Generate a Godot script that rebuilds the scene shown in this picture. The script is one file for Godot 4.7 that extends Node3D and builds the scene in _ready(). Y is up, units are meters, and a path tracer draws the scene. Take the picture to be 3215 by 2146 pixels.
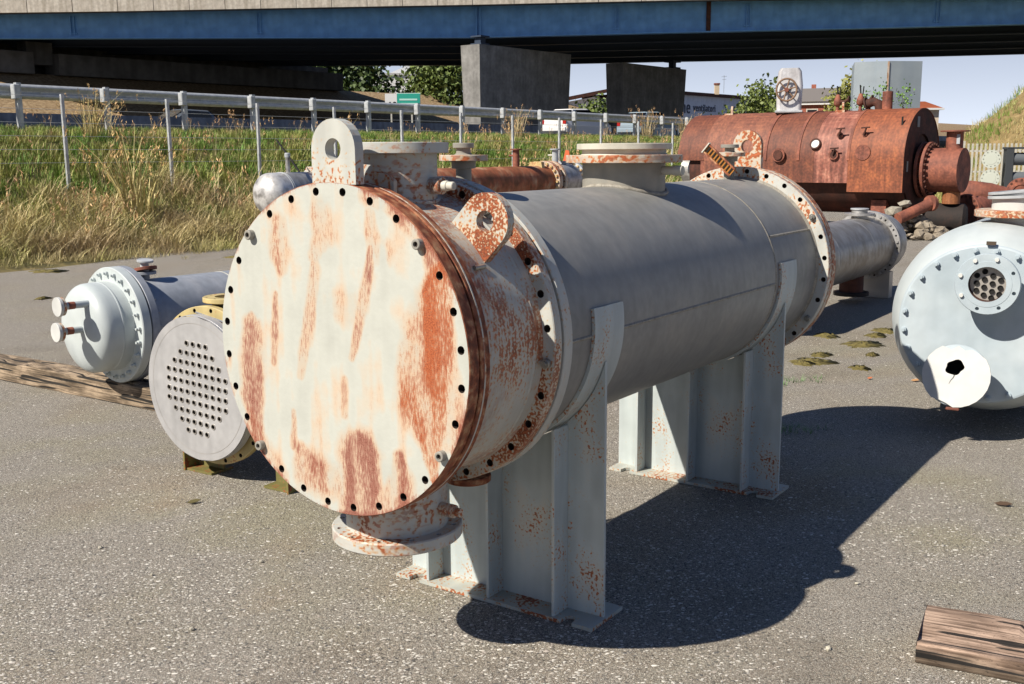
extends Node3D
# A yard of disused heat exchangers below a motorway and a blue steel bridge.

# ------------------------------------------------------------------ mesh helpers
class MB:
	var v := PackedVector3Array()
	var n := PackedVector3Array()
	var uv := PackedVector2Array()
	var c := PackedColorArray()
	var ix := PackedInt32Array()
	func p(pos: Vector3, nor: Vector3, u := Vector2.ZERO, col := Color.WHITE) -> int:
		v.append(pos); n.append(nor); uv.append(u); c.append(col)
		return v.size() - 1
	func tri(a: int, b: int, d: int) -> void:
		var g := (v[b] - v[a]).cross(v[d] - v[a])
		if g.dot(n[a] + n[b] + n[d]) > 0.0:
			ix.append(a); ix.append(d); ix.append(b)
		else:
			ix.append(a); ix.append(b); ix.append(d)
	func quad(a: int, b: int, d: int, e: int) -> void:
		tri(a, b, d); tri(a, d, e)
	func face(pts: Array, nor: Vector3, col := Color.WHITE) -> void: # convex polygon
		var k := []
		for q in pts: k.append(p(q, nor, Vector2(q.x, q.y), col))
		for i in range(1, k.size() - 1): tri(k[0], k[i], k[i + 1])
	func mesh() -> ArrayMesh:
		var a := []
		a.resize(Mesh.ARRAY_MAX)
		a[Mesh.ARRAY_VERTEX] = v; a[Mesh.ARRAY_NORMAL] = n; a[Mesh.ARRAY_TEX_UV] = uv
		a[Mesh.ARRAY_COLOR] = c; a[Mesh.ARRAY_INDEX] = ix
		var m := ArrayMesh.new()
		m.add_surface_from_arrays(Mesh.PRIMITIVE_TRIANGLES, a)
		return m
	# surface of revolution about the local -z axis; prof holds Vector2(s, r), z = -s
	func lathe(prof: Array, T := Transform3D(), seg := 64, smooth := false, a0 := 0.0, a1 := TAU) -> void:
		var m := prof.size()
		var segn := []
		for i in m - 1:
			var d: Vector2 = prof[i + 1] - prof[i]
			segn.append(Vector2(-d.y, d.x).normalized())
		for i in m - 1:
			var q0: Vector2 = prof[i]; var q1: Vector2 = prof[i + 1]
			if q0.is_equal_approx(q1): continue
			var n0: Vector2 = segn[i]; var n1: Vector2 = segn[i]
			if smooth:
				if i > 0: n0 = (segn[i - 1] + segn[i]).normalized()
				if i < m - 2: n1 = (segn[i] + segn[i + 1]).normalized()
			var pa := -1; var pb := -1
			for j in seg + 1:
				var t := lerpf(a0, a1, float(j) / seg)
				var sn := sin(t); var cs := cos(t)
				var u0 := Vector2(t * 0.5, q0.x)
				var a := p(T * Vector3(sn * q0.y, cs * q0.y, -q0.x), T.basis * Vector3(sn * n0.y, cs * n0.y, -n0.x), u0)
				var b := p(T * Vector3(sn * q1.y, cs * q1.y, -q1.x), T.basis * Vector3(sn * n1.y, cs * n1.y, -n1.x), Vector2(t * 0.5, q1.x))
				if j > 0: quad(pa, pb, b, a)
				pa = a; pb = b
	func ring(s0: float, s1: float, ri: float, ro: float, T := Transform3D(), seg := 64, ch := 0.002) -> void: # a washer with chamfers
		if ri <= 0.0:
			lathe([Vector2(s0, 0), Vector2(s0, ro - ch), Vector2(s0 + ch, ro), Vector2(s1 - ch, ro), Vector2(s1, ro - ch), Vector2(s1, 0)], T, seg)
		else:
			lathe([Vector2(s0, ri), Vector2(s0, ro - ch), Vector2(s0 + ch, ro), Vector2(s1 - ch, ro), Vector2(s1, ro - ch), Vector2(s1, ri), Vector2(s0, ri)], T, seg)
	# polygon (star-shaped about c) with a round hole, at depth s, facing f
	func holed(pts: Array, c0: Vector2, rh: float, s: float, f: float, T: Transform3D, us := 1.0) -> void:
		var k := pts.size()
		var o := []; var h := []
		var nor := T.basis * Vector3(0, 0, -f)
		for q in pts:
			var d: Vector2 = (q - c0).normalized()
			var w: Vector2 = c0 + d * rh
			o.append(p(T * Vector3(q.x, q.y, -s), nor, Vector2(0.5 + q.x * us, 0.5 - q.y * us)))
			h.append(p(T * Vector3(w.x, w.y, -s), nor, Vector2(0.5 + w.x * us, 0.5 - w.y * us)))
		for i in k:
			var j := (i + 1) % k
			quad(o[i], o[j], h[j], h[i])
	func bore(c0: Vector2, rh: float, s0: float, s1: float, T: Transform3D, seg := 14, cap := false) -> void:
		var TT := T * Transform3D(Basis(), Vector3(c0.x, c0.y, 0))
		if cap: lathe([Vector2(s1, 0.0001), Vector2(s1, rh), Vector2(s0, rh)], TT, seg)
		else: lathe([Vector2(s1, rh), Vector2(s0, rh)], TT, seg)
	# annular face with n bolt holes
	func hole_face(ri: float, ro: float, s: float, f: float, num: int, rb: float, rh: float, off: float, T: Transform3D, depth := 0.03, us := 1.0, hb: MB = null) -> void:
		var hw := PI / num
		for i in num:
			var t := off + TAU * i / num
			var pts := []
			for j in 6:
				var a := t - hw + 2.0 * hw * j / 6.0
				pts.append(Vector2(sin(a), cos(a)) * ro)
			for j in 3: pts.append(Vector2(sin(t + hw), cos(t + hw)) * lerpf(ro, ri, j / 3.0))
			for j in 6:
				var a := t + hw - 2.0 * hw * j / 6.0
				pts.append(Vector2(sin(a), cos(a)) * ri)
			for j in 3: pts.append(Vector2(sin(t - hw), cos(t - hw)) * lerpf(ri, ro, j / 3.0))
			var cc := Vector2(sin(t), cos(t)) * rb
			holed(pts, cc, rh, s, f, T, us)
			if depth > 0.0: (hb if hb else self).bore(cc, rh, s, s - f * depth, T, 14, hb != null)
	# extruded outline (star-shaped about c) with a hole: s0 front, s1 back
	func plate(pts: Array, cc: Vector2, rh: float, s0: float, s1: float, T := Transform3D()) -> void:
		var sub := []
		for i in pts.size():
			var a: Vector2 = pts[i]; var b: Vector2 = pts[(i + 1) % pts.size()]
			var k := maxi(1, int((b - a).length() / 0.02))
			for j in mini(k, 8): sub.append(a.lerp(b, float(j) / mini(k, 8)))
		if rh > 0.0:
			holed(sub, cc, rh, s0, -1, T); holed(sub, cc, rh, s1, 1, T)
			bore(cc, rh, s0, s1, T, 28)
		else:
			for f in 2:
				var s := s0 if f == 0 else s1
				var nor := T.basis * Vector3(0, 0, 1 if f == 0 else -1)
				var mid := p(T * Vector3(cc.x, cc.y, -s), nor)
				var k := []
				for q in sub: k.append(p(T * Vector3(q.x, q.y, -s), nor, q))
				for i in k.size(): tri(mid, k[i], k[(i + 1) % k.size()])
		for i in sub.size():
			var a: Vector2 = sub[i]; var b: Vector2 = sub[(i + 1) % sub.size()]
			var e := b - a
			var o := Vector2(e.y, -e.x).normalized()
			if o.dot((a + b) * 0.5 - cc) < 0.0: o = -o
			var nor := T.basis * Vector3(o.x, o.y, 0)
			face([T * Vector3(a.x, a.y, -s0), T * Vector3(b.x, b.y, -s0), T * Vector3(b.x, b.y, -s1), T * Vector3(a.x, a.y, -s1)], nor)
	func box(ctr: Vector3, size: Vector3, T := Transform3D(), bv := 0.0, col := Color.WHITE) -> void:
		var h := size * 0.5
		bv = minf(bv, minf(h.x, minf(h.y, h.z)) * 0.45)
		var q := func(s: Vector3, ax: int) -> Vector3:
			var e := h - Vector3.ONE * bv
			e[ax] = h[ax]
			return T * (ctr + s * e)
		for ax in 3:
			var b := (ax + 1) % 3; var d := (ax + 2) % 3
			for s in [-1.0, 1.0]:
				var pts := []
				for k in [[-1, -1], [1, -1], [1, 1], [-1, 1]]:
					var w := Vector3.ZERO; w[ax] = s; w[b] = k[0]; w[d] = k[1]
					pts.append(q.call(w, ax))
				var nn := Vector3.ZERO; nn[ax] = s
				face(pts, (T.basis * nn).normalized(), col)
		if bv <= 0.0: return
		for ax in 3:
			var b := (ax + 1) % 3; var d := (ax + 2) % 3
			for s in [-1.0, 1.0]:
				for t in [-1.0, 1.0]:
					var w0 := Vector3.ZERO; w0[b] = s; w0[d] = t; w0[ax] = -1
					var w1 := w0; w1[ax] = 1
					var nn := Vector3.ZERO; nn[b] = s; nn[d] = t
					face([q.call(w0, b), q.call(w1, b), q.call(w1, d), q.call(w0, d)], (T.basis * nn).normalized(), col)
		for sx in [-1.0, 1.0]:
			for sy in [-1.0, 1.0]:
				for sz in [-1.0, 1.0]:
					var w := Vector3(sx, sy, sz)
					face([q.call(w, 0), q.call(w, 1), q.call(w, 2)], (T.basis * w).normalized(), col)
	# round bar along a path
	func tube(path: Array, r: float, seg := 10, cap := true, r1 := -1.0) -> void:
		var m := path.size()
		var prev := []
		var up := Vector3.UP
		for i in m:
			var d: Vector3 = (path[mini(i + 1, m - 1)] - path[maxi(i - 1, 0)]).normalized()
			var x := d.cross(up)
			if x.length() < 0.05: x = d.cross(Vector3.RIGHT)
			x = x.normalized()
			var y := x.cross(d).normalized()
			up = y
			var rr := r if r1 < 0.0 else lerpf(r, r1, float(i) / (m - 1))
			var cur := []
			for j in seg + 1:
				var t := TAU * j / seg
				var o := x * cos(t) + y * sin(t)
				cur.append(p(path[i] + o * rr, o, Vector2(t * 0.5, i)))
			if i > 0:
				for j in seg: quad(prev[j], prev[j + 1], cur[j + 1], cur[j])
			if cap and (i == 0 or i == m - 1):
				var nor := -d if i == 0 else d
				var pts := []
				for j in seg: pts.append(v[cur[j]])
				face(pts, nor)
			prev = cur
	# outline in (x, y) pulled along z from z0 to z1 (convex pieces only, fan from the middle)
	func prism(pts: Array, z0: float, z1: float, T := Transform3D()) -> void:
		plate(pts, mid_of(pts), 0.0, -z1, -z0, T)
	func mid_of(pts: Array) -> Vector2:
		var s := Vector2.ZERO
		for q in pts: s += q
		return s / pts.size()

func arc(c: Vector2, r: float, a0: float, a1: float, k: int) -> Array:
	var o := []
	for i in k + 1:
		var t := lerpf(a0, a1, float(i) / k)
		o.append(c + Vector2(sin(t), cos(t)) * r)
	return o

# ------------------------------------------------------------------ naming helpers
var taken := {}
func numbered(called: String) -> String:
	var k: int = taken.get(called, 0)
	taken[called] = k + 1
	return called if k == 0 else "%s_%03d" % [called, k]

func tag(o: Node, label: String, category: String, group := "") -> void:
	o.set_meta("label", label); o.set_meta("category", category)
	if group != "": o.set_meta("group", group)

func thing(called: String, label: String, category: String, at := Vector3.ZERO, yaw_deg := 0.0, group := "") -> Node3D:
	var o := Node3D.new()
	o.name = numbered(called)
	add_child(o, true)
	o.position = at; o.rotation_degrees.y = yaw_deg
	tag(o, label, category, group)
	return o

func obj(called: String, m, mat: Material, parent: Node3D = null) -> MeshInstance3D:
	var o := MeshInstance3D.new()
	o.mesh = m.mesh() if m is MB else m
	o.material_override = mat
	if called == "shaded_bore": o.set_meta("kind", "stuff")
	if parent == null:
		o.name = numbered(called)
		add_child(o, true)
	else:
		var k := 0
		var nm := called
		while parent.has_node(NodePath(nm)):
			k += 1
			nm = "%s_%03d" % [called, k]
		o.name = nm
		parent.add_child(o, true)
	return o

func group_part(called: String, parent: Node3D) -> Node3D:
	var o := Node3D.new()
	var k := 0
	var nm := called
	while parent.has_node(NodePath(nm)):
		k += 1
		nm = "%s_%03d" % [called, k]
	o.name = nm
	parent.add_child(o, true)
	return o

func struct(called: String, m, mat: Material) -> MeshInstance3D:
	var o := obj(called, m, mat)
	o.set_meta("kind", "structure")
	return o

func dup(root: Node3D, label: String, at: Vector3, yaw_deg: float) -> Node3D:
	var r: Node3D = root.duplicate()
	r.name = numbered(String(root.name).rstrip("0123456789").rstrip("_"))
	add_child(r, true)
	r.position = at; r.rotation_degrees.y = yaw_deg
	if label != "": r.set_meta("label", label)
	return r

# ------------------------------------------------------------------ textures
func grey_noise(seed_: int, freq: float, oct: int, w: int, h: int, kind := FastNoiseLite.TYPE_SIMPLEX_SMOOTH) -> PackedByteArray:
	var f := FastNoiseLite.new()
	f.seed = seed_; f.noise_type = kind; f.frequency = freq
	f.fractal_type = FastNoiseLite.FRACTAL_FBM; f.fractal_octaves = oct
	var im := f.get_seamless_image(w, h)
	im.convert(Image.FORMAT_L8)
	return im.get_data()

func stretched(seed_: int, freq: float, oct: int, size: int, squeeze: int, across := false) -> PackedByteArray:
	var f := FastNoiseLite.new()
	f.seed = seed_; f.frequency = freq; f.fractal_octaves = oct
	var im: Image
	if across: im = f.get_seamless_image(size / squeeze, size)
	else: im = f.get_seamless_image(size, size / squeeze)
	im.convert(Image.FORMAT_L8)
	im.resize(size, size, Image.INTERPOLATE_CUBIC)
	return im.get_data()

func tex_of(data: PackedByteArray, w: int, h: int) -> ImageTexture:
	var im := Image.create_from_data(w, h, false, Image.FORMAT_RGB8, data)
	im.generate_mipmaps()
	return ImageTexture.create_from_image(im)

# paint with rust coming through: thr is how much paint is left (high: little rust)
func paint_rust(base: Color, thr: float, seed_: int, fine := 0.03, run := 0.35, size := 512, stain := 0.5, dark := 0.5) -> ImageTexture:
	var A := grey_noise(seed_, 3.0 / size, 4, size, size)
	var B := grey_noise(seed_ + 1, fine, 3, size, size)
	var V := stretched(seed_ + 2, fine * 0.9, 3, size, 5)
	var W := stretched(seed_ + 3, 0.02, 3, size, 12)
	var out := PackedByteArray()
	out.resize(size * size * 3)
	var br := base.r * 255.0; var bg := base.g * 255.0; var bb := base.b * 255.0
	for i in size * size:
		var a := A[i] / 255.0; var b := B[i] / 255.0; var vv := V[i] / 255.0; var w := W[i] / 255.0
		var mixn := lerpf(b, vv, run) * 0.62 + a * 0.38
		var tone := 1.0 + (a - 0.5) * 0.12 + (w - 0.5) * 0.12
		var halo := clampf((mixn - thr + 0.09) / 0.09, 0.0, 1.0) * stain
		var wash := clampf((w * 0.5 + a * 0.5 - 0.55) / 0.25, 0.0, 1.0) * stain * 0.35
		halo = maxf(halo, wash)
		var rust := clampf((mixn - thr) / 0.035, 0.0, 1.0)
		var k := clampf(b * 1.6 - 0.5 + (0.5 - dark), 0.0, 1.0)
		var rr := lerpf(br * tone, 188.0, halo); var rg := lerpf(bg * tone, 146.0, halo); var rb := lerpf(bb * tone, 102.0, halo)
		rr = lerpf(rr, lerpf(92.0, 178.0, k), rust)
		rg = lerpf(rg, lerpf(42.0, 96.0, k), rust)
		rb = lerpf(rb, lerpf(24.0, 52.0, k), rust)
		out[i * 3] = clampi(int(rr), 0, 255); out[i * 3 + 1] = clampi(int(rg), 0, 255); out[i * 3 + 2] = clampi(int(rb), 0, 255)
	return tex_of(out, size, size)

# mottled surface between three colours with vertical runs
func mottled(c0: Color, c1: Color, c2: Color, seed_: int, freq: float, run: float, size := 512, speck := 0.15) -> ImageTexture:
	var A := grey_noise(seed_, freq, 4, size, size)
	var B := grey_noise(seed_ + 1, freq * 5.0, 3, size, size)
	var V := stretched(seed_ + 2, freq * 4.0, 3, size, 10)
	var out := PackedByteArray()
	out.resize(size * size * 3)
	for i in size * size:
		var t := clampf((lerpf(A[i], V[i], run) / 255.0 - 0.5) * 1.7 + 0.5, 0.0, 1.0)
		var col := c0.lerp(c1, t * 2.0) if t < 0.5 else c1.lerp(c2, t * 2.0 - 1.0)
		var k := 1.0 + (B[i] / 255.0 - 0.5) * speck * 2.0
		out[i * 3] = clampi(int(col.r * k * 255.0), 0, 255)
		out[i * 3 + 1] = clampi(int(col.g * k * 255.0), 0, 255)
		out[i * 3 + 2] = clampi(int(col.b * k * 255.0), 0, 255)
	return tex_of(out, size, size)

func wood_tex(seed_: int, c0: Color, c1: Color, crack: float) -> ImageTexture:
	var size := 512
	var A := stretched(seed_, 0.09, 4, size, 16, true)
	var B := stretched(seed_ + 1, 0.022, 4, size, 8, true)
	var C := grey_noise(seed_ + 2, 0.008, 4, size, size)
	var D := stretched(seed_ + 3, 0.03, 2, size, 16, true)
	var out := PackedByteArray()
	out.resize(size * size * 3)
	for i in size * size:
		var g := A[i] / 255.0
		var line := clampf(0.16 - absf(sin(B[i] / 255.0 * 20.0)), 0.0, 0.16) / 0.16
		var split := clampf((0.30 - D[i] / 255.0) / 0.05, 0.0, 1.0)
		var t := clampf(0.5 + (g - 0.5) * 1.3 + (C[i] / 255.0 - 0.5) * 1.1, 0.0, 1.0)
		var col := c0.lerp(c1, t)
		var d := (1.0 - line * crack * 0.6) * (1.0 - split * 0.75)
		out[i * 3] = clampi(int(col.r * d * 255.0), 0, 255)
		out[i * 3 + 1] = clampi(int(col.g * d * 255.0), 0, 255)
		out[i * 3 + 2] = clampi(int(col.b * d * 255.0), 0, 255)
	return tex_of(out, size, size)

# rust map of the big end cover: runs given as chains of (x, y, half width) in metres from its centre
func cover_tex(R: float) -> ImageTexture:
	var size := 1024
	var M := PackedFloat32Array(); M.resize(size * size)
	var runs := [
		[1.0, 1.0, [0.43, 0.3, 0.012], [0.402, 0.257, 0.034], [0.38, 0.171, 0.066], [0.366, 0.072, 0.088], [0.352, -0.03, 0.1], [0.345, -0.106, 0.095], [0.359, -0.181, 0.062], [0.366, -0.26, 0.036], [0.37, -0.33, 0.015]],
		[0.9, 0.0, [-0.361, 0.07, 0.03], [-0.361, 0.051, 0.041], [-0.367, -0.027, 0.053], [-0.376, -0.113, 0.058], [-0.382, -0.193, 0.052], [-0.362, -0.285, 0.03], [-0.347, -0.38, 0.02]],
		[0.95, 0.0, [0.079, -0.269, 0.044], [0.091, -0.314, 0.085], [0.092, -0.369, 0.09], [0.086, -0.424, 0.084], [0.073, -0.49, 0.075]],
		[0.62, 0.0, [-0.066, 0.29, 0.016], [-0.072, 0.242, 0.026], [-0.085, 0.162, 0.028], [-0.107, 0.08, 0.03], [-0.13, -0.003, 0.025], [-0.15, -0.088, 0.018]],
		[0.66, 0.0, [0.156, 0.32, 0.012], [0.151, 0.28, 0.017], [0.131, 0.203, 0.02], [0.111, 0.138, 0.025], [0.09, 0.058, 0.018], [0.066, -0.01, 0.014]],
		[0.5, 0.0, [-0.245, 0.16, 0.01], [-0.257, 0.054, 0.017], [-0.268, -0.06, 0.012]],
		[0.6, 0.5, [-0.218, 0.38, 0.03], [-0.222, 0.294, 0.045], [-0.213, 0.24, 0.025]],
		[0.55, 0.5, [-0.039, 0.42, 0.045], [-0.03, 0.348, 0.05], [-0.072, 0.29, 0.03]],
		[0.5, 0.5, [0.16, 0.42, 0.02], [0.16, 0.36, 0.03], [0.2, 0.31, 0.04]],
		[0.62, 0.2, [-0.16, -0.33, 0.03], [-0.13, -0.39, 0.07], [-0.03, -0.41, 0.06]],
		[0.72, 0.1, [0.241, -0.29, 0.025], [0.247, -0.368, 0.06], [0.215, -0.43, 0.07]],
		[0.5, 0.2, [-0.188, -0.21, 0.014], [-0.198, -0.32, 0.016]],
		[0.42, 0.3, [0.0, 0.15, 0.05], [0.06, 0.14, 0.06]],
		[0.42, 0.3, [0.037, -0.08, 0.014], [0.03, -0.19, 0.014]],
		[0.6, 0.3, [0.3, 0.4, 0.03], [0.36, 0.34, 0.03], [0.42, 0.25, 0.04]],
		[0.6, 0.3, [0.14, 0.47, 0.03], [0.24, 0.43, 0.02], [0.32, 0.38, 0.03]],
		[0.5, 0.6, [0.43, 0.1, 0.03], [0.44, -0.02, 0.04], [0.44, -0.15, 0.035], [0.42, -0.22, 0.03]],
		[0.45, 0.5, [-0.4, -0.25, 0.03], [-0.33, -0.36, 0.04], [-0.25, -0.43, 0.03]]]
	var O := PackedFloat32Array(); O.resize(size * size)
	var sc := size / (2.0 * R)
	for r in runs:
		for i in range(2, r.size() - 1):
			var a := Vector2(r[i][0], r[i][1]); var b := Vector2(r[i + 1][0], r[i + 1][1])
			var w0: float = r[i][2]; var w1: float = r[i + 1][2]
			var wm := maxf(w0, w1) * 1.35
			var x0 := clampi(int((minf(a.x, b.x) - wm + R) * sc), 0, size - 1); var x1 := clampi(int((maxf(a.x, b.x) + wm + R) * sc), 0, size - 1)
			var y0 := clampi(int((R - maxf(a.y, b.y) - wm) * sc), 0, size - 1); var y1 := clampi(int((R - minf(a.y, b.y) + wm) * sc), 0, size - 1)
			var ab := b - a
			var l2 := ab.length_squared()
			for y in range(y0, y1 + 1):
				for x in range(x0, x1 + 1):
					var q := Vector2(x / sc - R, R - y / sc)
					var t := clampf((q - a).dot(ab) / l2, 0.0, 1.0)
					var d := q.distance_to(a + ab * t) / lerpf(w0, w1, t)
					var k: float = clampf((1.35 - d) / 0.7, 0.0, 1.0) * r[0]
					var at := y * size + x
					if k > M[at]: M[at] = k
					if k * r[1] > O[at]: O[at] = k * r[1]
	for k in 28: # short runs below the bolt holes
		var t := -PI / 28.0 + TAU * k / 28.0
		var len_ := 0.02 + 0.05 * fmod(k * 0.618, 1.0)
		var hx := sin(t) * 0.48; var hy := cos(t) * 0.48
		for y in range(int((R - hy) * sc), mini(size - 1, int((R - hy + len_) * sc))):
			for x in range(maxi(0, int((hx + R - 0.016) * sc)), mini(size - 1, int((hx + R + 0.016) * sc))):
				var q := Vector2(x / sc - R - hx, (R - y / sc - hy))
				var kk := clampf(1.0 - absf(q.x) / 0.015, 0.0, 1.0) * clampf(1.0 + q.y / len_, 0.0, 1.0) * (0.35 + 0.5 * fmod(k * 0.377, 1.0))
				if kk > M[y * size + x]: M[y * size + x] = kk
	var A := grey_noise(5, 0.006, 4, size, size)
	var B := grey_noise(6, 0.17, 3, size, size)
	var V := stretched(7, 0.12, 3, size, 4)
	var W := stretched(8, 0.012, 3, size, 14)
	var out := PackedByteArray()
	out.resize(size * size * 3)
	for i in size * size:
		var a := A[i] / 255.0; var b := B[i] / 255.0; var vv := V[i] / 255.0; var w := W[i] / 255.0
		var m := M[i]
		var gx := vv * 0.6 + b * 0.4
		var y := (i / size) / float(size); var x := (i % size) / float(size)
		var rad := Vector2(x - 0.5, y - 0.5).length() * 2.0
		var edge := clampf((rad - 0.965) / 0.035, 0.0, 1.0)
		var field := m * 0.66 + (gx - 0.5) * 1.0 + edge * 0.42 + (w - 0.5) * 0.7 + (a - 0.5) * 0.4
		var stain := clampf((m * 1.05 + (w - 0.5) * 0.95 + (a - 0.5) * 0.8 - 0.06) / 0.62, 0.0, 1.0) * 0.5
		var rust := clampf((field - 0.34) / 0.42, 0.0, 1.0) * clampf(m * 1.6 + edge, 0.3, 0.96)
		var tone := 1.0 + (a - 0.5) * 0.07 + (w - 0.5) * 0.05
		var rr := 180.0 * tone; var rg := 182.0 * tone; var rb := 174.0 * tone
		rr = lerpf(rr, 196.0, stain); rg = lerpf(rg, 148.0, stain); rb = lerpf(rb, 108.0, stain)
		var org := clampf(O[i] * (0.4 + 1.4 * (w - 0.2)), 0.0, 1.0)
		var k := clampf(b * 1.5 - 0.35, 0.0, 1.0)
		var tr := lerpf(lerpf(112.0, 166.0, k), lerpf(130.0, 186.0, k), org)
		var tg := lerpf(lerpf(62.0, 118.0, k), lerpf(60.0, 100.0, k), org)
		var tb := lerpf(lerpf(50.0, 102.0, k), lerpf(30.0, 56.0, k), org)
		rr = lerpf(rr, tr, rust); rg = lerpf(rg, tg, rust); rb = lerpf(rb, tb, rust)
		out[i * 3] = clampi(int(rr), 0, 255); out[i * 3 + 1] = clampi(int(rg), 0, 255); out[i * 3 + 2] = clampi(int(rb), 0, 255)
	return tex_of(out, size, size)

func mat(tex: Texture2D, rough := 0.6, metal := 0.0, tri_scale := 1.0, tint := Color.WHITE) -> StandardMaterial3D:
	var m := StandardMaterial3D.new()
	m.albedo_texture = tex; m.albedo_color = tint
	m.roughness = rough; m.metallic = metal
	if tri_scale > 0.0:
		m.uv1_triplanar = true
		m.uv1_scale = Vector3.ONE * tri_scale
	return m

func plain(c: Color, rough := 0.6, metal := 0.0) -> StandardMaterial3D:
	var m := StandardMaterial3D.new()
	m.albedo_color = c; m.roughness = rough; m.metallic = metal
	return m

func rel(m: StandardMaterial3D, tex: Texture2D, cm: float) -> StandardMaterial3D:
	m.heightmap_enabled = true; m.heightmap_texture = tex; m.heightmap_scale = cm
	return m

# ------------------------------------------------------------------ the scene
const HW := 51.22            # the motorway runs this many degrees away from the picture plane
const SUN_AZ := 56.5
const SUN_EL := 42.3
var M := {}
var rng := RandomNumberGenerator.new()
var hwb := Basis(Vector3.UP, deg_to_rad(HW))

func hw(u: float, y: float, p: float) -> Vector3: # along the motorway, height, distance across it
	return hwb * Vector3(u, y, -p)

func bank(p: float) -> float: # height of the verge at distance p
	var pts := [[15.0, -0.05], [16.2, 0.02], [17.5, 0.42], [19.0, 1.15], [20.8, 1.98], [21.8, 2.2], [23.0, 2.25], [49.0, 2.25], [57.5, 6.1], [58.2, 6.15], [70.0, 2.4], [400.0, 2.4]]
	for i in pts.size() - 1:
		if p <= pts[i + 1][0]: return lerpf(pts[i][1], pts[i + 1][1], clampf((p - pts[i][0]) / (pts[i + 1][0] - pts[i][0]), 0, 1))
	return 2.4

func _ready() -> void:
	rng.seed = 20
	# camera
	var cam := Camera3D.new()
	cam.name = "camera"
	cam.fov = 35.954
	cam.near = 0.05; cam.far = 3000.0
	cam.position = Vector3(0, 1.6629, 0)
	cam.basis = Basis(Vector3.RIGHT, -deg_to_rad(10.18)) * Basis(Vector3.BACK, -0.00706)
	add_child(cam)
	cam.current = true
	# sky and exposure
	var sm := ProceduralSkyMaterial.new()
	sm.sky_top_color = Color(0.225, 0.335, 0.51)
	sm.sky_horizon_color = Color(0.91, 0.945, 1.0)
	sm.sky_curve = 0.09
	sm.ground_horizon_color = Color(0.55, 0.53, 0.5)
	sm.ground_bottom_color = Color(0.3, 0.28, 0.25)
	sm.sun_angle_max = 0.0
	var sky := Sky.new()
	sky.sky_material = sm
	var e := Environment.new()
	e.background_mode = Environment.BG_SKY
	e.sky = sky
	e.background_energy_multiplier = 0.76
	e.tonemap_mode = Environment.TONE_MAPPER_LINEAR
	e.tonemap_exposure = 1.5
	e.ssao_enabled = true; e.ssil_enabled = true; e.sdfgi_enabled = true
	var we := WorldEnvironment.new()
	we.name = "world_environment"
	we.environment = e
	add_child(we)
	# sun: from behind the camera's left shoulder
	var sun := DirectionalLight3D.new()
	sun.name = "sun"
	var az := deg_to_rad(SUN_AZ); var el := deg_to_rad(SUN_EL)
	sun.look_at_from_position(Vector3.ZERO, Vector3(sin(az) * cos(el), -sin(el), -cos(az) * cos(el)), Vector3.UP)
	sun.light_energy = 1.6
	sun.light_color = Color(1.0, 0.965, 0.91)
	sun.light_angular_distance = 0.55
	sun.shadow_enabled = true
	add_child(sun)

	make_materials()
	make_ground()
	make_motorway()
	make_bridge()
	make_far_things()
	make_vegetation()
	make_main_exchanger()
	make_neighbours()
	make_boiler()
	make_scrap()
	make_small_things()

func noise_tex(seed_: int, freq: float, oct: int, size: int) -> ImageTexture:
	var d := grey_noise(seed_, freq, oct, size, size)
	var im := Image.create_from_data(size, size, false, Image.FORMAT_L8, d)
	im.generate_mipmaps()
	return ImageTexture.create_from_image(im)

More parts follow.
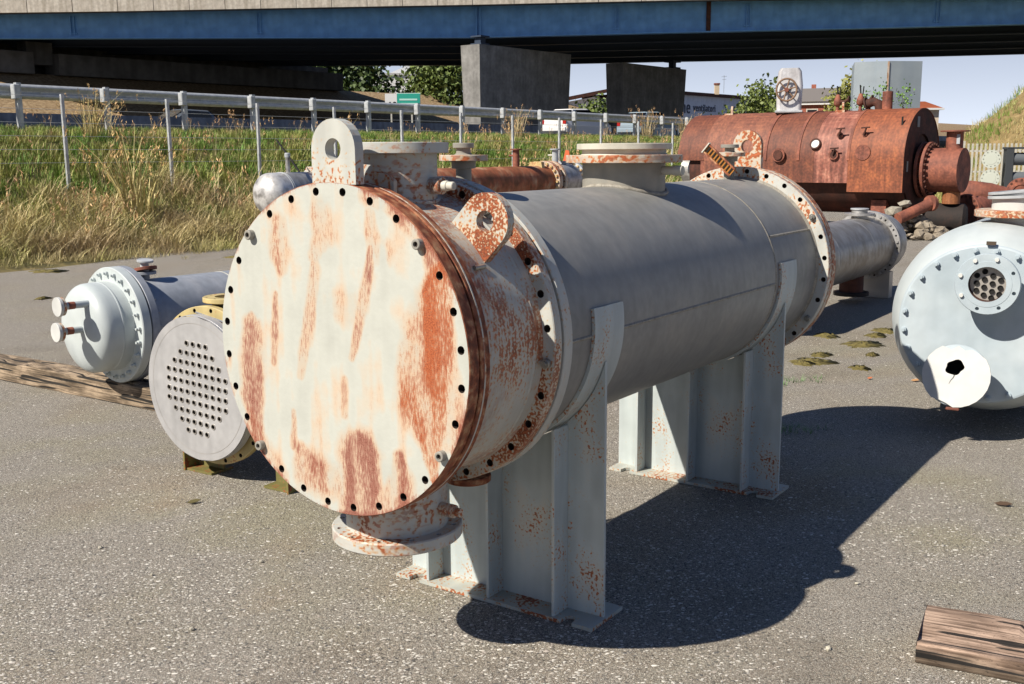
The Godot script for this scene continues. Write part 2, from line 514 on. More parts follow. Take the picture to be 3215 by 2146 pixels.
func make_materials() -> void:
	var fine := noise_tex(91, 0.08, 3, 256)
	M.fine = fine
	M.cover = mat(cover_tex(0.506), 0.55, 0.0, 0.0)
	rel(M.cover, noise_tex(92, 0.09, 3, 512), 0.04)
	var white := Color(0.70, 0.705, 0.68)
	M.white = mat(paint_rust(white, 0.66, 11, 0.13, 0.3), 0.55)
	M.lug = mat(paint_rust(white, 0.655, 13, 0.10, 0.2), 0.55)
	M.spots = mat(paint_rust(white, 0.555, 17, 0.15, 0.3, 512, 0.75, 0.45), 0.6, 0.0, 1.0)      # dense small spots
	M.channel = mat(paint_rust(Color(0.70, 0.70, 0.675), 0.568, 23, 0.14, 0.45, 512, 0.6, 0.25), 0.55, 0.0, 1.0)
	M.nozzle = mat(paint_rust(Color(0.69, 0.70, 0.685), 0.635, 29, 0.085, 0.25, 512, 0.5, 0.5), 0.55, 0.0, 1.0)
	M.rim = mat(mottled(Color(0.33, 0.17, 0.1), Color(0.52, 0.27, 0.16), Color(0.68, 0.52, 0.38), 31, 0.02, 0.1), 0.75, 0.0, 2.0)
	M.flange = mat(paint_rust(Color(0.70, 0.705, 0.685), 0.63, 37, 0.09, 0.3, 512, 0.7, 0.4), 0.55, 0.0, 1.0)
	M.rustflange = mat(paint_rust(Color(0.72, 0.69, 0.64), 0.52, 39, 0.07, 0.15, 512, 0.8, 0.3), 0.6, 0.0, 1.0)
	M.base = mat(paint_rust(Color(0.66, 0.675, 0.65), 0.60, 141, 0.1, 0.2, 512, 0.6, 0.5), 0.6)
	M.saddle = mat(paint_rust(Color(0.68, 0.715, 0.715), 0.72, 41, 0.13, 0.25, 512, 0.5, 0.5), 0.5, 0.0, 1.0)
	M.shell = mat(mottled(Color(0.475, 0.475, 0.465), Color(0.515, 0.515, 0.505), Color(0.555, 0.545, 0.525), 43, 0.007, 0.35, 512, 0.06), 0.47)
	M.weld = mat(mottled(Color(0.45, 0.43, 0.39), Color(0.55, 0.53, 0.49), Color(0.62, 0.6, 0.55), 44, 0.03, 0.2, 256), 0.6, 0.0, 3.0)
	M.greypaint = mat(mottled(Color(0.47, 0.46, 0.43), Color(0.53, 0.52, 0.49), Color(0.58, 0.56, 0.52), 45, 0.01, 0.4, 256, 0.06), 0.55)
	M.lightgrey = mat(mottled(Color(0.66, 0.65, 0.6), Color(0.72, 0.71, 0.66), Color(0.76, 0.74, 0.7), 46, 0.012, 0.4, 256, 0.06), 0.55)
	M.steel = plain(Color(0.62, 0.61, 0.58), 0.38, 0.75)
	M.boltdark = plain(Color(0.32, 0.27, 0.22), 0.6, 0.3)
	M.holeshade = plain(Color(0.16, 0.11, 0.08), 0.9)  # shade inside the bolt holes, put into bore walls and caps
	M.silverpaint = mat(mottled(Color(0.70, 0.69, 0.69), Color(0.77, 0.765, 0.77), Color(0.81, 0.81, 0.82), 54, 0.012, 0.3, 256, 0.05), 0.4, 0.3)
	M.black = plain(Color(0.05, 0.045, 0.04), 0.8)
	M.gasket = plain(Color(0.12, 0.11, 0.1), 0.8)
	M.pale = mat(mottled(Color(0.625, 0.675, 0.705), Color(0.665, 0.71, 0.735), Color(0.69, 0.73, 0.75), 47, 0.006, 0.4, 256, 0.03), 0.42)
	M.palewhite = mat(mottled(Color(0.715, 0.72, 0.71), Color(0.75, 0.755, 0.745), Color(0.775, 0.775, 0.76), 48, 0.008, 0.3, 256, 0.03), 0.5)
	M.palegrey = mat(mottled(Color(0.50, 0.525, 0.56), Color(0.545, 0.565, 0.6), Color(0.59, 0.6, 0.625), 49, 0.012, 0.5, 256, 0.08), 0.5)
	M.yellow = mat(paint_rust(Color(0.72, 0.655, 0.46), 0.65, 51, 0.1, 0.2, 256, 0.5, 0.6), 0.6, 0.0, 2.0)
	M.olive = mat(paint_rust(Color(0.42, 0.4, 0.22), 0.63, 53, 0.08, 0.2, 256, 0.2, 0.7), 0.65, 0.0, 2.0)
	M.machined = mat(mottled(Color(0.66, 0.66, 0.665), Color(0.705, 0.705, 0.71), Color(0.74, 0.74, 0.745), 55, 0.012, 0.3, 256, 0.03), 0.36, 0.35)
	M.tube = plain(Color(0.70, 0.68, 0.65), 0.4, 0.5)
	M.tubein = plain(Color(0.10, 0.09, 0.08), 0.7)  # rusty tube insides, darkened further to paint in the shade of the holes
	M.silver = mat(mottled(Color(0.50, 0.49, 0.47), Color(0.66, 0.655, 0.65), Color(0.74, 0.735, 0.73), 57, 0.01, 0.2, 512, 0.08), 0.42, 0.55)
	M.silverdirty = mat(mottled(Color(0.50, 0.47, 0.43), Color(0.585, 0.57, 0.55), Color(0.65, 0.64, 0.63), 59, 0.006, 0.15, 512, 0.1), 0.42, 0.55)
	M.dome = mat(mottled(Color(0.50, 0.49, 0.48), Color(0.80, 0.79, 0.78), Color(0.86, 0.86, 0.85), 60, 0.025, 0.1, 256, 0.06), 0.38, 0.4, 1.0)
	M.rustshell = mat(mottled(Color(0.42, 0.26, 0.15), Color(0.60, 0.34, 0.22), Color(0.70, 0.58, 0.46), 61, 0.006, 0.3, 512, 0.15), 0.75, 0.0, 0.7)
	M.rust = mat(mottled(Color(0.37, 0.22, 0.17), Color(0.47, 0.285, 0.22), Color(0.57, 0.36, 0.26), 63, 0.012, 0.5, 512, 0.2), 0.68, 0.0, 0.5)
	M.rustdeep = M.rust.duplicate() as StandardMaterial3D
	M.rustdeep.albedo_color = Color(0.86, 0.80, 0.76)
	M.rustwarm = M.rust.duplicate() as StandardMaterial3D
	M.rustwarm.albedo_color = Color(1.05, 0.96, 0.82)
	M.rustpale = mat(mottled(Color(0.38, 0.22, 0.175), Color(0.51, 0.305, 0.25), Color(0.66, 0.455, 0.38), 64, 0.010, 0.6, 512, 0.2), 0.62, 0.0, 0.5)
	M.rustdark = mat(mottled(Color(0.19, 0.115, 0.09), Color(0.27, 0.15, 0.115), Color(0.34, 0.19, 0.14), 65, 0.01, 0.3, 256, 0.15), 0.85)
	M.rustplain = mat(mottled(Color(0.38, 0.22, 0.175), Color(0.49, 0.29, 0.23), Color(0.57, 0.34, 0.255), 66, 0.012, 0.3, 256, 0.15), 0.75)
	M.drum = mat(mottled(Color(0.09, 0.075, 0.07), Color(0.13, 0.10, 0.09), Color(0.17, 0.12, 0.1), 67, 0.01, 0.3, 256, 0.15), 0.8)
	M.galv = mat(mottled(Color(0.62, 0.635, 0.65), Color(0.68, 0.695, 0.705), Color(0.73, 0.74, 0.75), 69, 0.02, 0.2, 256, 0.05), 0.4, 0.15)
	M.concrete = mat(mottled(Color(0.40, 0.395, 0.385), Color(0.46, 0.455, 0.445), Color(0.52, 0.515, 0.505), 71, 0.006, 0.4, 512, 0.08), 0.85, 0.0, 0.25)
	M.concreteb = mat(mottled(Color(0.58, 0.55, 0.50), Color(0.66, 0.63, 0.585), Color(0.71, 0.685, 0.64), 72, 0.006, 0.7, 512, 0.1), 0.85, 0.0, 0.3)
	M.concreteshade = mat(mottled(Color(0.28, 0.275, 0.265), Color(0.335, 0.33, 0.32), Color(0.38, 0.375, 0.365), 70, 0.006, 0.4, 256, 0.08), 0.9, 0.0, 0.25)  # concrete darkened: shade under the bridge is put into the colour
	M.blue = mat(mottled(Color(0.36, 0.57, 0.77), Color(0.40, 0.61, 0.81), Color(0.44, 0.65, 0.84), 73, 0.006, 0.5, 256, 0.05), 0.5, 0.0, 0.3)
	M.bluedark = plain(Color(0.14, 0.2, 0.28), 0.6)  # darker copy of the girder blue, with the underside's shade painted in
	M.barrier = mat(mottled(Color(0.36, 0.38, 0.41), Color(0.43, 0.45, 0.48), Color(0.48, 0.5, 0.52), 75, 0.01, 0.4, 256, 0.08), 0.8, 0.0, 0.3)
	M.tarmac = plain(Color(0.27, 0.27, 0.275), 0.9)
	M.wood = mat(wood_tex(77, Color(0.40, 0.325, 0.27), Color(0.72, 0.62, 0.545), 0.7), 0.85, 0.0, 0.0)
	M.wooddark = mat(wood_tex(78, Color(0.22, 0.19, 0.165), Color(0.42, 0.37, 0.32), 0.6), 0.9, 0.0, 0.0)
	M.wood.vertex_color_use_as_albedo = true
	M.woodgrey = mat(wood_tex(177, Color(0.33, 0.28, 0.22), Color(0.64, 0.565, 0.475), 0.7), 0.9, 0.0, 0.0)
	M.woodgrey.vertex_color_use_as_albedo = true
	M.palewarm = mat(mottled(Color(0.665, 0.70, 0.705), Color(0.695, 0.725, 0.73), Color(0.715, 0.745, 0.745), 50, 0.006, 0.4, 256, 0.03), 0.42)
	M.glass = plain(Color(0.05, 0.06, 0.07), 0.08)
	M.redlamp = plain(Color(0.6, 0.1, 0.07), 0.3)
	M.carwhite = plain(Color(0.8, 0.8, 0.8), 0.3)
	M.carblue = plain(Color(0.56, 0.62, 0.66), 0.3, 0.2)
	M.cargrey = plain(Color(0.35, 0.38, 0.42), 0.3, 0.2)
	M.tyre = plain(Color(0.05, 0.05, 0.05), 0.8)
	M.leaf = plain(Color.WHITE, 0.6)
	M.leaf.vertex_color_use_as_albedo = true
	M.leaf.backlight = Color(0.35, 0.4, 0.12)
	M.bark = mat(mottled(Color(0.2, 0.16, 0.12), Color(0.27, 0.22, 0.17), Color(0.33, 0.28, 0.22), 79, 0.03, 0.6, 256, 0.2), 0.9)
	M.grass = plain(Color.WHITE, 0.65)
	M.grass.vertex_color_use_as_albedo = true
	M.grass.backlight = Color(0.4, 0.4, 0.2)
	M.earth = mat(mottled(Color(0.27, 0.25, 0.13), Color(0.36, 0.33, 0.18), Color(0.47, 0.41, 0.25), 81, 0.01, 0.0, 512, 0.25), 0.95, 0.0, 0.3)
	M.gravelslope = mat(mottled(Color(0.44, 0.36, 0.25), Color(0.55, 0.46, 0.34), Color(0.64, 0.56, 0.44), 83, 0.02, 0.0, 512, 0.3), 0.95, 0.0, 0.4)
	for k in ["white", "lug", "base", "spots", "channel", "nozzle", "flange", "rustflange", "saddle", "rim"]: rel(M[k], fine, 0.05)
	for k in ["rust", "rustpale", "rustplain", "rustshell"]: rel(M[k], fine, 0.3)

func make_ground() -> void:
	# asphalt: broken stone cells, every one with a tone of its own
	var f := FastNoiseLite.new()
	f.seed = 3; f.noise_type = FastNoiseLite.TYPE_CELLULAR; f.frequency = 0.082
	f.cellular_return_type = FastNoiseLite.RETURN_CELL_VALUE
	f.cellular_jitter = 1.0
	var size := 2048
	var im := f.get_seamless_image(size, size)
	im.convert(Image.FORMAT_L8)
	var d := im.get_data()
	f.cellular_return_type = FastNoiseLite.RETURN_DISTANCE
	var im2 := f.get_seamless_image(size, size)
	im2.convert(Image.FORMAT_L8)
	var d2 := im2.get_data()
	# tones of the stones, sRGB
	var lut := PackedByteArray()
	lut.resize(768)
	for i in 256:
		var h := fmod(i * 0.6180339, 1.0)
		var t := fmod(i * 0.7548776, 1.0)
		var c := Color(0.37, 0.35, 0.32).lerp(Color(0.53, 0.50, 0.45), h)
		if t > 0.83: c = Color(0.80, 0.78, 0.73).lerp(Color(0.98, 0.96, 0.92), h)
		elif t < 0.24: c = Color(0.24, 0.23, 0.215)
		elif t < 0.32: c = c.lerp(Color(0.56, 0.46, 0.40), 0.6)
		elif t < 0.4: c = c.lerp(Color(0.44, 0.46, 0.46), 0.7)
		lut[i * 3] = int(c.r * 255); lut[i * 3 + 1] = int(c.g * 255); lut[i * 3 + 2] = int(c.b * 255)
	var out := PackedByteArray()
	out.resize(size * size * 3)
	for i in size * size:
		var k := d[i] * 3
		var gap := 256 - maxi(0, d2[i] - 150) * 2
		out[i * 3] = lut[k] * gap >> 8; out[i * 3 + 1] = lut[k + 1] * gap >> 8; out[i * 3 + 2] = lut[k + 2] * gap >> 8
	var asphalt := StandardMaterial3D.new()
	asphalt.albedo_texture = tex_of(out, size, size)
	asphalt.roughness = 0.9
	asphalt.vertex_color_use_as_albedo = true
	var hi := im2
	hi.generate_mipmaps()
	rel(asphalt, ImageTexture.create_from_image(hi), -0.35)
	var big := FastNoiseLite.new()
	big.seed = 12; big.frequency = 0.35; big.fractal_octaves = 4
	var sml := FastNoiseLite.new()
	sml.seed = 14; sml.frequency = 1.7; sml.fractal_octaves = 3
	# one sheet, fine near the camera and coarser far away
	var m := MB.new()
	var zs := []
	var z := 6.0
	while z > -70.0:
		zs.append(z)
		z -= maxf(0.12, absf(z) * 0.03) if z < 1.0 else 1.0
	var cols := 150
	var prev := []
	for zi in zs:
		var row := []
		var half: float = 8.0 + maxf(0.0, -zi) * 0.95
		for i in cols + 1:
			var x := lerpf(-half, half, float(i) / cols)
			var b := big.get_noise_2d(x, zi); var s := sml.get_noise_2d(x, zi)
			var t := 1.08 + b * 0.30 + s * 0.24
			var col := Color(t * 1.035, t * (1.0 - 0.02 * b), t * (0.93 - 0.10 * b))
			var brown := clampf(b * 1.4 - 0.15 + s * 0.3, 0.0, 1.0)
			col = col.lerp(Color(t * 1.08, t * 0.98, t * 0.78), brown * 0.8)
			for q in [[-1.15, -4.75, 0.55, Color(1.18, 1.02, 0.78), 0.7], [2.3, -4.9, 0.75, Color(1.15, 1.0, 0.74), 0.75], [2.0, -4.35, 0.3, Color(1.1, 0.9, 0.7), 0.6], [-1.3, -3.2, 0.75, Color(0.78, 0.78, 0.80), 0.6], [-0.2, -2.9, 0.6, Color(0.82, 0.81, 0.82), 0.5], [0.75, -3.55, 0.4, Color(0.7, 0.7, 0.7), 0.6], [2.9, -8.6, 1.0, Color(0.72, 0.69, 0.58), 0.6], [1.3, -4.9, 0.35, Color(0.62, 0.56, 0.5), 0.6], [-3.6, -11.0, 1.6, Color(0.86, 0.84, 0.82), 0.6], [-2.6, -6.0, 0.7, Color(1.12, 1.04, 0.88), 0.6], [-0.6, -3.9, 0.5, Color(1.14, 1.05, 0.86), 0.5]]:
				var dd: float = Vector2((x - q[0]) * 0.75, zi - q[1]).length() / q[2] + s * 0.5 + b * 0.6
				col = col.lerp(q[3] * t, clampf(1.25 - dd, 0.0, 1.0) * q[4])
			row.append(m.p(Vector3(x, 0, zi), Vector3.UP, Vector2(x, zi) / 2.2, col))
		if prev.size():
			for i in cols: m.quad(prev[i], prev[i + 1], row[i + 1], row[i])
		prev = row
	struct("asphalt_yard", m, asphalt)
	# loose bright chips of the worn surface, thickest near the camera
	var r := RandomNumberGenerator.new()
	r.seed = 33
	var ch := MB.new()
	chunk(ch, Vector3.ZERO, 1.0, r)
	var xs := []; var cs := []
	for i in 80000:
		var zz := 2.5 / (1.0 - r.randf() * 0.8)
		var x := r.randf_range(-0.75, 0.75) * zz
		var dens := big.get_noise_2d(x * 1.3 + 9.0, zz * 1.3) + sml.get_noise_2d(x, zz) * 0.4
		if r.randf() > 0.62 + dens * 1.1: continue
		var s := r.randf_range(0.0018, 0.0044) * (1.0 if r.randf() < 0.95 else 1.6)
		xs.append(Transform3D(Basis(Vector3.UP, r.randf() * TAU).scaled(Vector3(s * r.randf_range(1.0, 1.9), s * 0.5, s)), Vector3(x, 0.0005, -zz)))
		var k := r.randf()
		cs.append((Color(0.55, 0.525, 0.475) if k < 0.5 else Color(0.36, 0.32, 0.28) if k < 0.8 else Color(0.10, 0.095, 0.09)) * r.randf_range(0.75, 1.15))
	scatter("stone_chips", ch.mesh(), xs, cs, "pale and dark stone chips worn loose all over the asphalt", "gravel")
	var g := MB.new()
	g.box(Vector3(0, -0.35, -200), Vector3(3000, 0.5, 3000))
	struct("ground", g, M.earth)

func make_motorway() -> void:
	# verge, carriageways and far slope as one terrain strip along the motorway
	var m := MB.new()
	var ps := [15.0, 15.6, 16.2, 16.8, 17.5, 18.2, 19.0, 19.9, 20.8, 21.3, 21.8, 22.4, 23.0]
	var bump := FastNoiseLite.new()
	bump.seed = 4; bump.frequency = 0.25
	strip(m, ps, -60.0, 160.0, 110, bump, 0.09)
	struct("verge", m, M.earth)
	m = MB.new()
	strip(m, [23.0, 36.0, 49.0], -60.0, 300.0, 20, bump, 0.0)
	struct("road", m, M.tarmac)
	m = MB.new()
	strip(m, [49.0, 51.0, 53.0, 55.0, 57.5, 58.2], -60.0, 300.0, 60, bump, 0.12)
	struct("slope", m, M.gravelslope)
	m = MB.new()
	strip(m, [58.2, 70.0, 400.0], -60.0, 500.0, 20, bump, 0.0)
	struct("field", m, M.earth)
	# guardrail
	var gr := thing("guardrail", "long galvanised steel guardrail on posts along the top of the grass bank", "guardrail", Vector3.ZERO, HW)
	var prof := [Vector2(-0.155, 0.0), Vector2(-0.15, 0.02), Vector2(-0.11, 0.075), Vector2(-0.07, 0.08), Vector2(-0.03, 0.02), Vector2(0.0, 0.0), Vector2(0.03, 0.02), Vector2(0.07, 0.08), Vector2(0.11, 0.075), Vector2(0.15, 0.02), Vector2(0.155, 0.0)]
	var rail := MB.new()
	var top := 3.0
	var u0 := 11.15
	var drop := -0.004
	var prevr := []
	for su in [0, 1]:
		var uu: float = u0 - 14.0 if su == 0 else u0 + 60.0
		var cur := []
		for k in prof.size():
			var nn := Vector3(0, prof[mini(k + 1, prof.size() - 1)].y - prof[maxi(k - 1, 0)].y, prof[mini(k + 1, prof.size() - 1)].x - prof[maxi(k - 1, 0)].x)
			cur.append(rail.p(Vector3(uu, top + drop * (uu - u0) + prof[k].x, -22.29 + prof[k].y), Vector3(0, -nn.y, nn.z).normalized()))
		if prevr.size():
			for k in prof.size() - 1: rail.quad(prevr[k], cur[k], cur[k + 1], prevr[k + 1])
		prevr = cur
	# a flat top lip that catches the sun
	for q in [[0.155, 0.012]]:
		rail.box(Vector3(u0 + 23.0, top + drop * 23.0 + q[0], -22.30), Vector3(74.0, 0.02, 0.06), Transform3D(), 0.0)
	obj("rail_beam", rail, M.galv, gr)
	var post := MB.new()
	post.box(Vector3(0, -0.02, 0.055), Vector3(0.10, 1.62, 0.008))
	post.box(Vector3(-0.046, -0.02, 0.0), Vector3(0.008, 1.62, 0.10))
	post.box(Vector3(-0.0, -0.02, -0.05), Vector3(0.10, 1.62, 0.008))
	var pm := post.mesh()
	var sp := MB.new()
	sp.box(Vector3(-0.06, 0.0, 0.0), Vector3(0.13, 0.30, 0.16), Transform3D(), 0.012)
	var spm := sp.mesh()
	var bm := MB.new()
	bm.lathe([Vector2(0, 0.0001), Vector2(0, 0.022), Vector2(0.02, 0.022)], Transform3D(), 8)
	var bmm := bm.mesh()
	for i in range(-2, 24):
		var uu := u0 + 2.0 * i
		var y := top + drop * (uu - u0)
		var o := obj("post", pm, M.galv, gr)
		o.position = Vector3(uu, y - 0.64 + 0.02, -22.12)
		var s := obj("spacer_block", spm, M.galv, gr)
		s.position = Vector3(uu - 0.02, y - 0.02, -22.06)
		if i < 12:
			for k in 3:
				var bo := obj("bolt", bmm, M.galv, gr)
				bo.position = Vector3(uu + 0.55 + 0.45 * k, y + [-0.02, -0.05, -0.13][k], -22.24 + 0.06)
	# wire fence on the bank
	var wf := thing("wire_fence", "thin wire fence on slim steel posts halfway up the grass bank", "fence", Vector3.ZERO, HW)
	var fp := MB.new()
	fp.box(Vector3(0, 0, 0), Vector3(0.055, 1.75, 0.01))
	fp.box(Vector3(-0.024, 0, -0.025), Vector3(0.008, 1.75, 0.05))
	var fpm := fp.mesh()
	for i in range(-1, 20):
		var uu := 10.28 + 2.2 * i
		var o := obj("post", fpm, M.galv, wf)
		o.position = Vector3(uu, 2.77 - 0.0066 * 2.2 * i - 0.87, -18.76)
		o.rotation.z = 0.012 * sin(i * 2.3)
	for k in 6:
		var w := MB.new()
		w.tube([Vector3(6.0, 2.75 - k * 0.24, -18.80), Vector3(52.0, 2.62 - k * 0.24, -18.80)], 0.0035, 4, false)
		obj("wire", w, M.galv, wf)
	# median barrier
	var mb := MB.new()
	mb.prism([Vector2(-34.85, 2.25), Vector2(-34.25, 2.25), Vector2(-34.42, 2.55), Vector2(-34.48, 3.05), Vector2(-34.62, 3.05), Vector2(-34.68, 2.55)], -40.0, 150.0, Transform3D(Basis(Vector3(0, 0, 1), Vector3(0, 1, 0), Vector3(1, 0, 0)), Vector3.ZERO))
	var ba := obj("median_barrier", mb, M.barrier)
	ba.rotation_degrees.y = HW
	tag(ba, "grey concrete barrier along the middle of the motorway behind the guardrail", "barrier")

func strip(m: MB, ps: Array, u0: float, u1: float, k: int, bump: FastNoiseLite, amp: float) -> void:
	var rows := []
	for i in k + 1:
		var u := lerpf(u0, u1, float(i) / k)
		var row := []
		for p in ps:
			var w := 1.0 if p > 15.5 and p < 57.0 else 0.0
			var h := bank(p) + bump.get_noise_2d(u, p * 2.0) * amp * w
			row.append(m.p(hw(u, h, p), Vector3.UP))
		rows.append(row)
	for i in k:
		for j in ps.size() - 1:
			m.quad(rows[i][j], rows[i + 1][j], rows[i + 1][j + 1], rows[i][j + 1])
	# smooth normals
	for i in m.n.size(): m.n[i] = Vector3.ZERO
	for t in range(0, m.ix.size(), 3):
		var a := m.ix[t]; var b := m.ix[t + 1]; var c := m.ix[t + 2]
		var g := (m.v[c] - m.v[a]).cross(m.v[b] - m.v[a])
		m.n[a] += g; m.n[b] += g; m.n[c] += g
	for i in m.n.size(): m.n[i] = m.n[i].normalized()

func make_bridge() -> void:
	var br := thing("road_bridge", "long blue steel girder bridge with a concrete deck edge across the sky", "bridge")
	# plan of the near girder: x, z, height of its foot, height of the deck's underside
	var path := [[-75.0, -55.0, 7.6, 8.75], [-45.0, -55.8, 7.6, 8.75], [-26.3, -56.2, 7.6, 8.82], [-19.6, -56.5, 7.6, 8.9], [-10.7, -56.85, 7.6, 9.05], [-1.8, -57.3, 7.6, 9.2], [8.75, -55.6, 7.6, 9.12], [18.0, -54.3, 7.6, 9.0], [25.0, -53.0, 7.6, 8.9], [45.0, -48.5, 7.6, 8.4], [80.0, -38.0, 7.6, 8.4]]
	var offs := [0.0, 4.4, 8.8, 13.2, 17.6]
	for g in offs.size():
		var m := MB.new()
		for i in path.size() - 1:
			beam(m, path[i], path[i + 1], offs[g], 0.03, 0.0, 0.0)
			beam(m, path[i], path[i + 1], offs[g], 0.5, 0.0, 0.05)
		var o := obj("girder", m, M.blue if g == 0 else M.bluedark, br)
		if g == 0: o.set_meta("label", "near blue girder seen full length")
	# stiffeners on the near girder
	for q in [[-22.5, 0], [-13.0, 0], [-1.55, 1], [-1.75, 1], [5.5, 0], [12.0, 0], [10.05, 2], [21.0, 0], [-31.0, 0], [30.0, 0]]:
		var at := on_path(path, q[0])
		var hgt: float = at.w - at.y
		var m := MB.new()
		if q[1] == 0:
			for dx in [-0.09, 0.09]: m.box(Vector3(dx, hgt * 0.52, 0.05), Vector3(0.03, hgt * 0.74, 0.1))
			m.box(Vector3(0, hgt * 0.2, 0.04), Vector3(0.4, 0.05, 0.06))
		elif q[1] == 1: m.box(Vector3(0, hgt * 0.5, 0.08), Vector3(0.05, hgt * 0.96, 0.2))
		else: m.box(Vector3(0, hgt * 0.5, 0.05), Vector3(0.22, hgt * 0.98, 0.06))
		var s := obj("stiffener", m, M.rustdark if q[1] == 2 else M.blue, br)
		s.position = Vector3(at.x, at.y, at.z + 0.02)
	var deck := MB.new()
	for i in path.size() - 1:
		slab(deck, path[i], path[i + 1], -1.25, 19.0, 0.0, 0.3)
	obj("deck", deck, M.concreteshade, br)
	# precast edge panels
	var total := 0.0
	for i in path.size() - 1:
		var a: Array = path[i]; var b: Array = path[i + 1]
		var L := Vector2(b[0] - a[0], b[1] - a[1]).length()
		var k := maxi(1, int(round(L / 1.95)))
		for j in k:
			if (a[0] < -30.0 and b[0] < -30.0) or a[0] > 27.0: continue
			var m := MB.new()
			slab(m, mixrow(a, b, (j + 0.008) / k), mixrow(a, b, (j + 0.992) / k), -1.42, -1.25, -0.1, 0.95)
			obj("edge_panel", m, M.concreteb, br)
	for q in [[0, 2], [7, 10]]:
		var m := MB.new()
		for i in range(q[0], q[1]): slab(m, path[i], path[i + 1], -1.40, -1.25, -0.1, 0.95)
		obj("edge_beam", m, M.concreteb, br)
	for off in [2.2, 6.6, 11.0, 15.4]:
		var m := MB.new()
		for i in path.size() - 1: beam(m, path[i], path[i + 1], off, 0.18, 0.55, 0.75)
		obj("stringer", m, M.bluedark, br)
	# piers: leaning-out walls in the median
	pier("bridge_pier", "tall concrete wall pier with a sunlit end under the blue girder", hw(41.9, 0, 36.27), 7.95, 7.08, 1.26)
	pier("bridge_pier", "dark concrete wall pier in the shade with a bearing block under the far girder", hw(54.05, 0, 35.5), 7.5, 6.85, 1.2)
	# bearings stand on the piers
	var be := MB.new()
	be.box(Vector3(0, 0.06, 0), Vector3(0.9, 0.12, 0.7)); be.box(Vector3(0, 0.27, 0), Vector3(0.35, 0.3, 0.35)); be.box(Vector3(0, 0.47, 0), Vector3(0.95, 0.1, 0.7))
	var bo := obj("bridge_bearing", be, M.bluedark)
	bo.position = hw(60.8, 6.86, 35.5); bo.rotation_degrees.y = HW
	tag(bo, "steel bearing block on the far end of the dark pier", "bearing")
	var b2 := MB.new()
	b2.box(Vector3(0, 0.05, 0), Vector3(0.7, 0.1, 0.7)); b2.box(Vector3(0, 0.25, 0), Vector3(0.4, 0.3, 0.4)); b2.box(Vector3(0, 0.44, 0), Vector3(0.7, 0.08, 0.7))
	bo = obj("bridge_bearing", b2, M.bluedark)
	bo.position = hw(42.7, 7.09, 36.27); bo.rotation_degrees.y = HW
	tag(bo, "steel bearing block on the sunlit end of the near pier", "bearing")
	# abutment across the left
	var ab := thing("bridge_abutment", "long dark concrete abutment beam in two lengths under the bridge at left", "abutment", Vector3.ZERO, HW)
	for q in [[14.0, 29.7], [31.1, 52.0]]:
		var m := MB.new()
		m.box(Vector3((q[0] + q[1]) * 0.5, 6.62, -57.6), Vector3(q[1] - q[0], 1.16, 1.6), Transform3D(), 0.03)
		obj("wall_beam", m, M.concreteshade, ab)
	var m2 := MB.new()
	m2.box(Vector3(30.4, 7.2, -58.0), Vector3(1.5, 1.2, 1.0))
	obj("bearing_shelf", m2, M.concreteshade, ab)
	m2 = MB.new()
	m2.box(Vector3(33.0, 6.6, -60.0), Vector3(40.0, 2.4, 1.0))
	obj("back_wall", m2, M.concreteshade, ab)

func mixrow(a: Array, b: Array, t: float) -> Array:
	var o := []
	for i in 4: o.append(lerpf(a[i], b[i], t))
	return o

func on_path(path: Array, x: float) -> Vector4:
	for i in path.size() - 1:
		if x >= path[i][0] and x <= path[i + 1][0]:
			var r := mixrow(path[i], path[i + 1], (x - path[i][0]) / (path[i + 1][0] - path[i][0]))
			return Vector4(r[0], r[2], r[1], r[3])
	return Vector4()

func side(a: Array, b: Array) -> Vector3: # away from the camera, across the bridge
	var d := Vector3(b[0] - a[0], 0, b[1] - a[1]).normalized()
	return Vector3(d.z, 0, -d.x)

# a girder web or flange between two rows; th thick, from y0 up to y1 (0 = the deck)
func beam(m: MB, a: Array, b: Array, off: float, th: float, y0: float, y1: float) -> void:
	var nrm := Vector3(0.06, 0, -1).normalized()
	var pts := []
	for r in [a, b]:
		var base := Vector3(r[0], r[2], r[1]) + nrm * off
		var hgt: float = r[3] - r[2]
		var lo := y0; var hi := hgt if y1 == 0.0 else y1
		if y0 > 0.0:
			lo = hgt - y1; hi = hgt - y0 + 0.2
		for k in [[-th * 0.5, lo], [th * 0.5, lo], [th * 0.5, hi], [-th * 0.5, hi]]:
			pts.append(base + nrm * k[0] + Vector3.UP * k[1])
	hexa(m, pts, nrm)

func slab(m: MB, a: Array, b: Array, o0: float, o1: float, y0: float, y1: float) -> void:
	var nrm := Vector3(0.06, 0, -1).normalized()
	var pts := []
	for r in [a, b]:
		var base := Vector3(r[0], r[3], r[1])
		for k in [[o0, y0], [o1, y0], [o1, y1], [o0, y1]]: pts.append(base + nrm * k[0] + Vector3.UP * k[1])
	hexa(m, pts, nrm)

func hexa(m: MB, q: Array, nrm: Vector3) -> void:
	m.face([q[0], q[3], q[7], q[4]], -nrm)
	m.face([q[1], q[2], q[6], q[5]], nrm)
	m.face([q[0], q[1], q[5], q[4]], Vector3.DOWN)
	m.face([q[3], q[2], q[6], q[7]], Vector3.UP)
	var along: Vector3 = (q[4] - q[0]).normalized()
	m.face([q[0], q[1], q[2], q[3]], -along)
	m.face([q[4], q[5], q[6], q[7]], along)

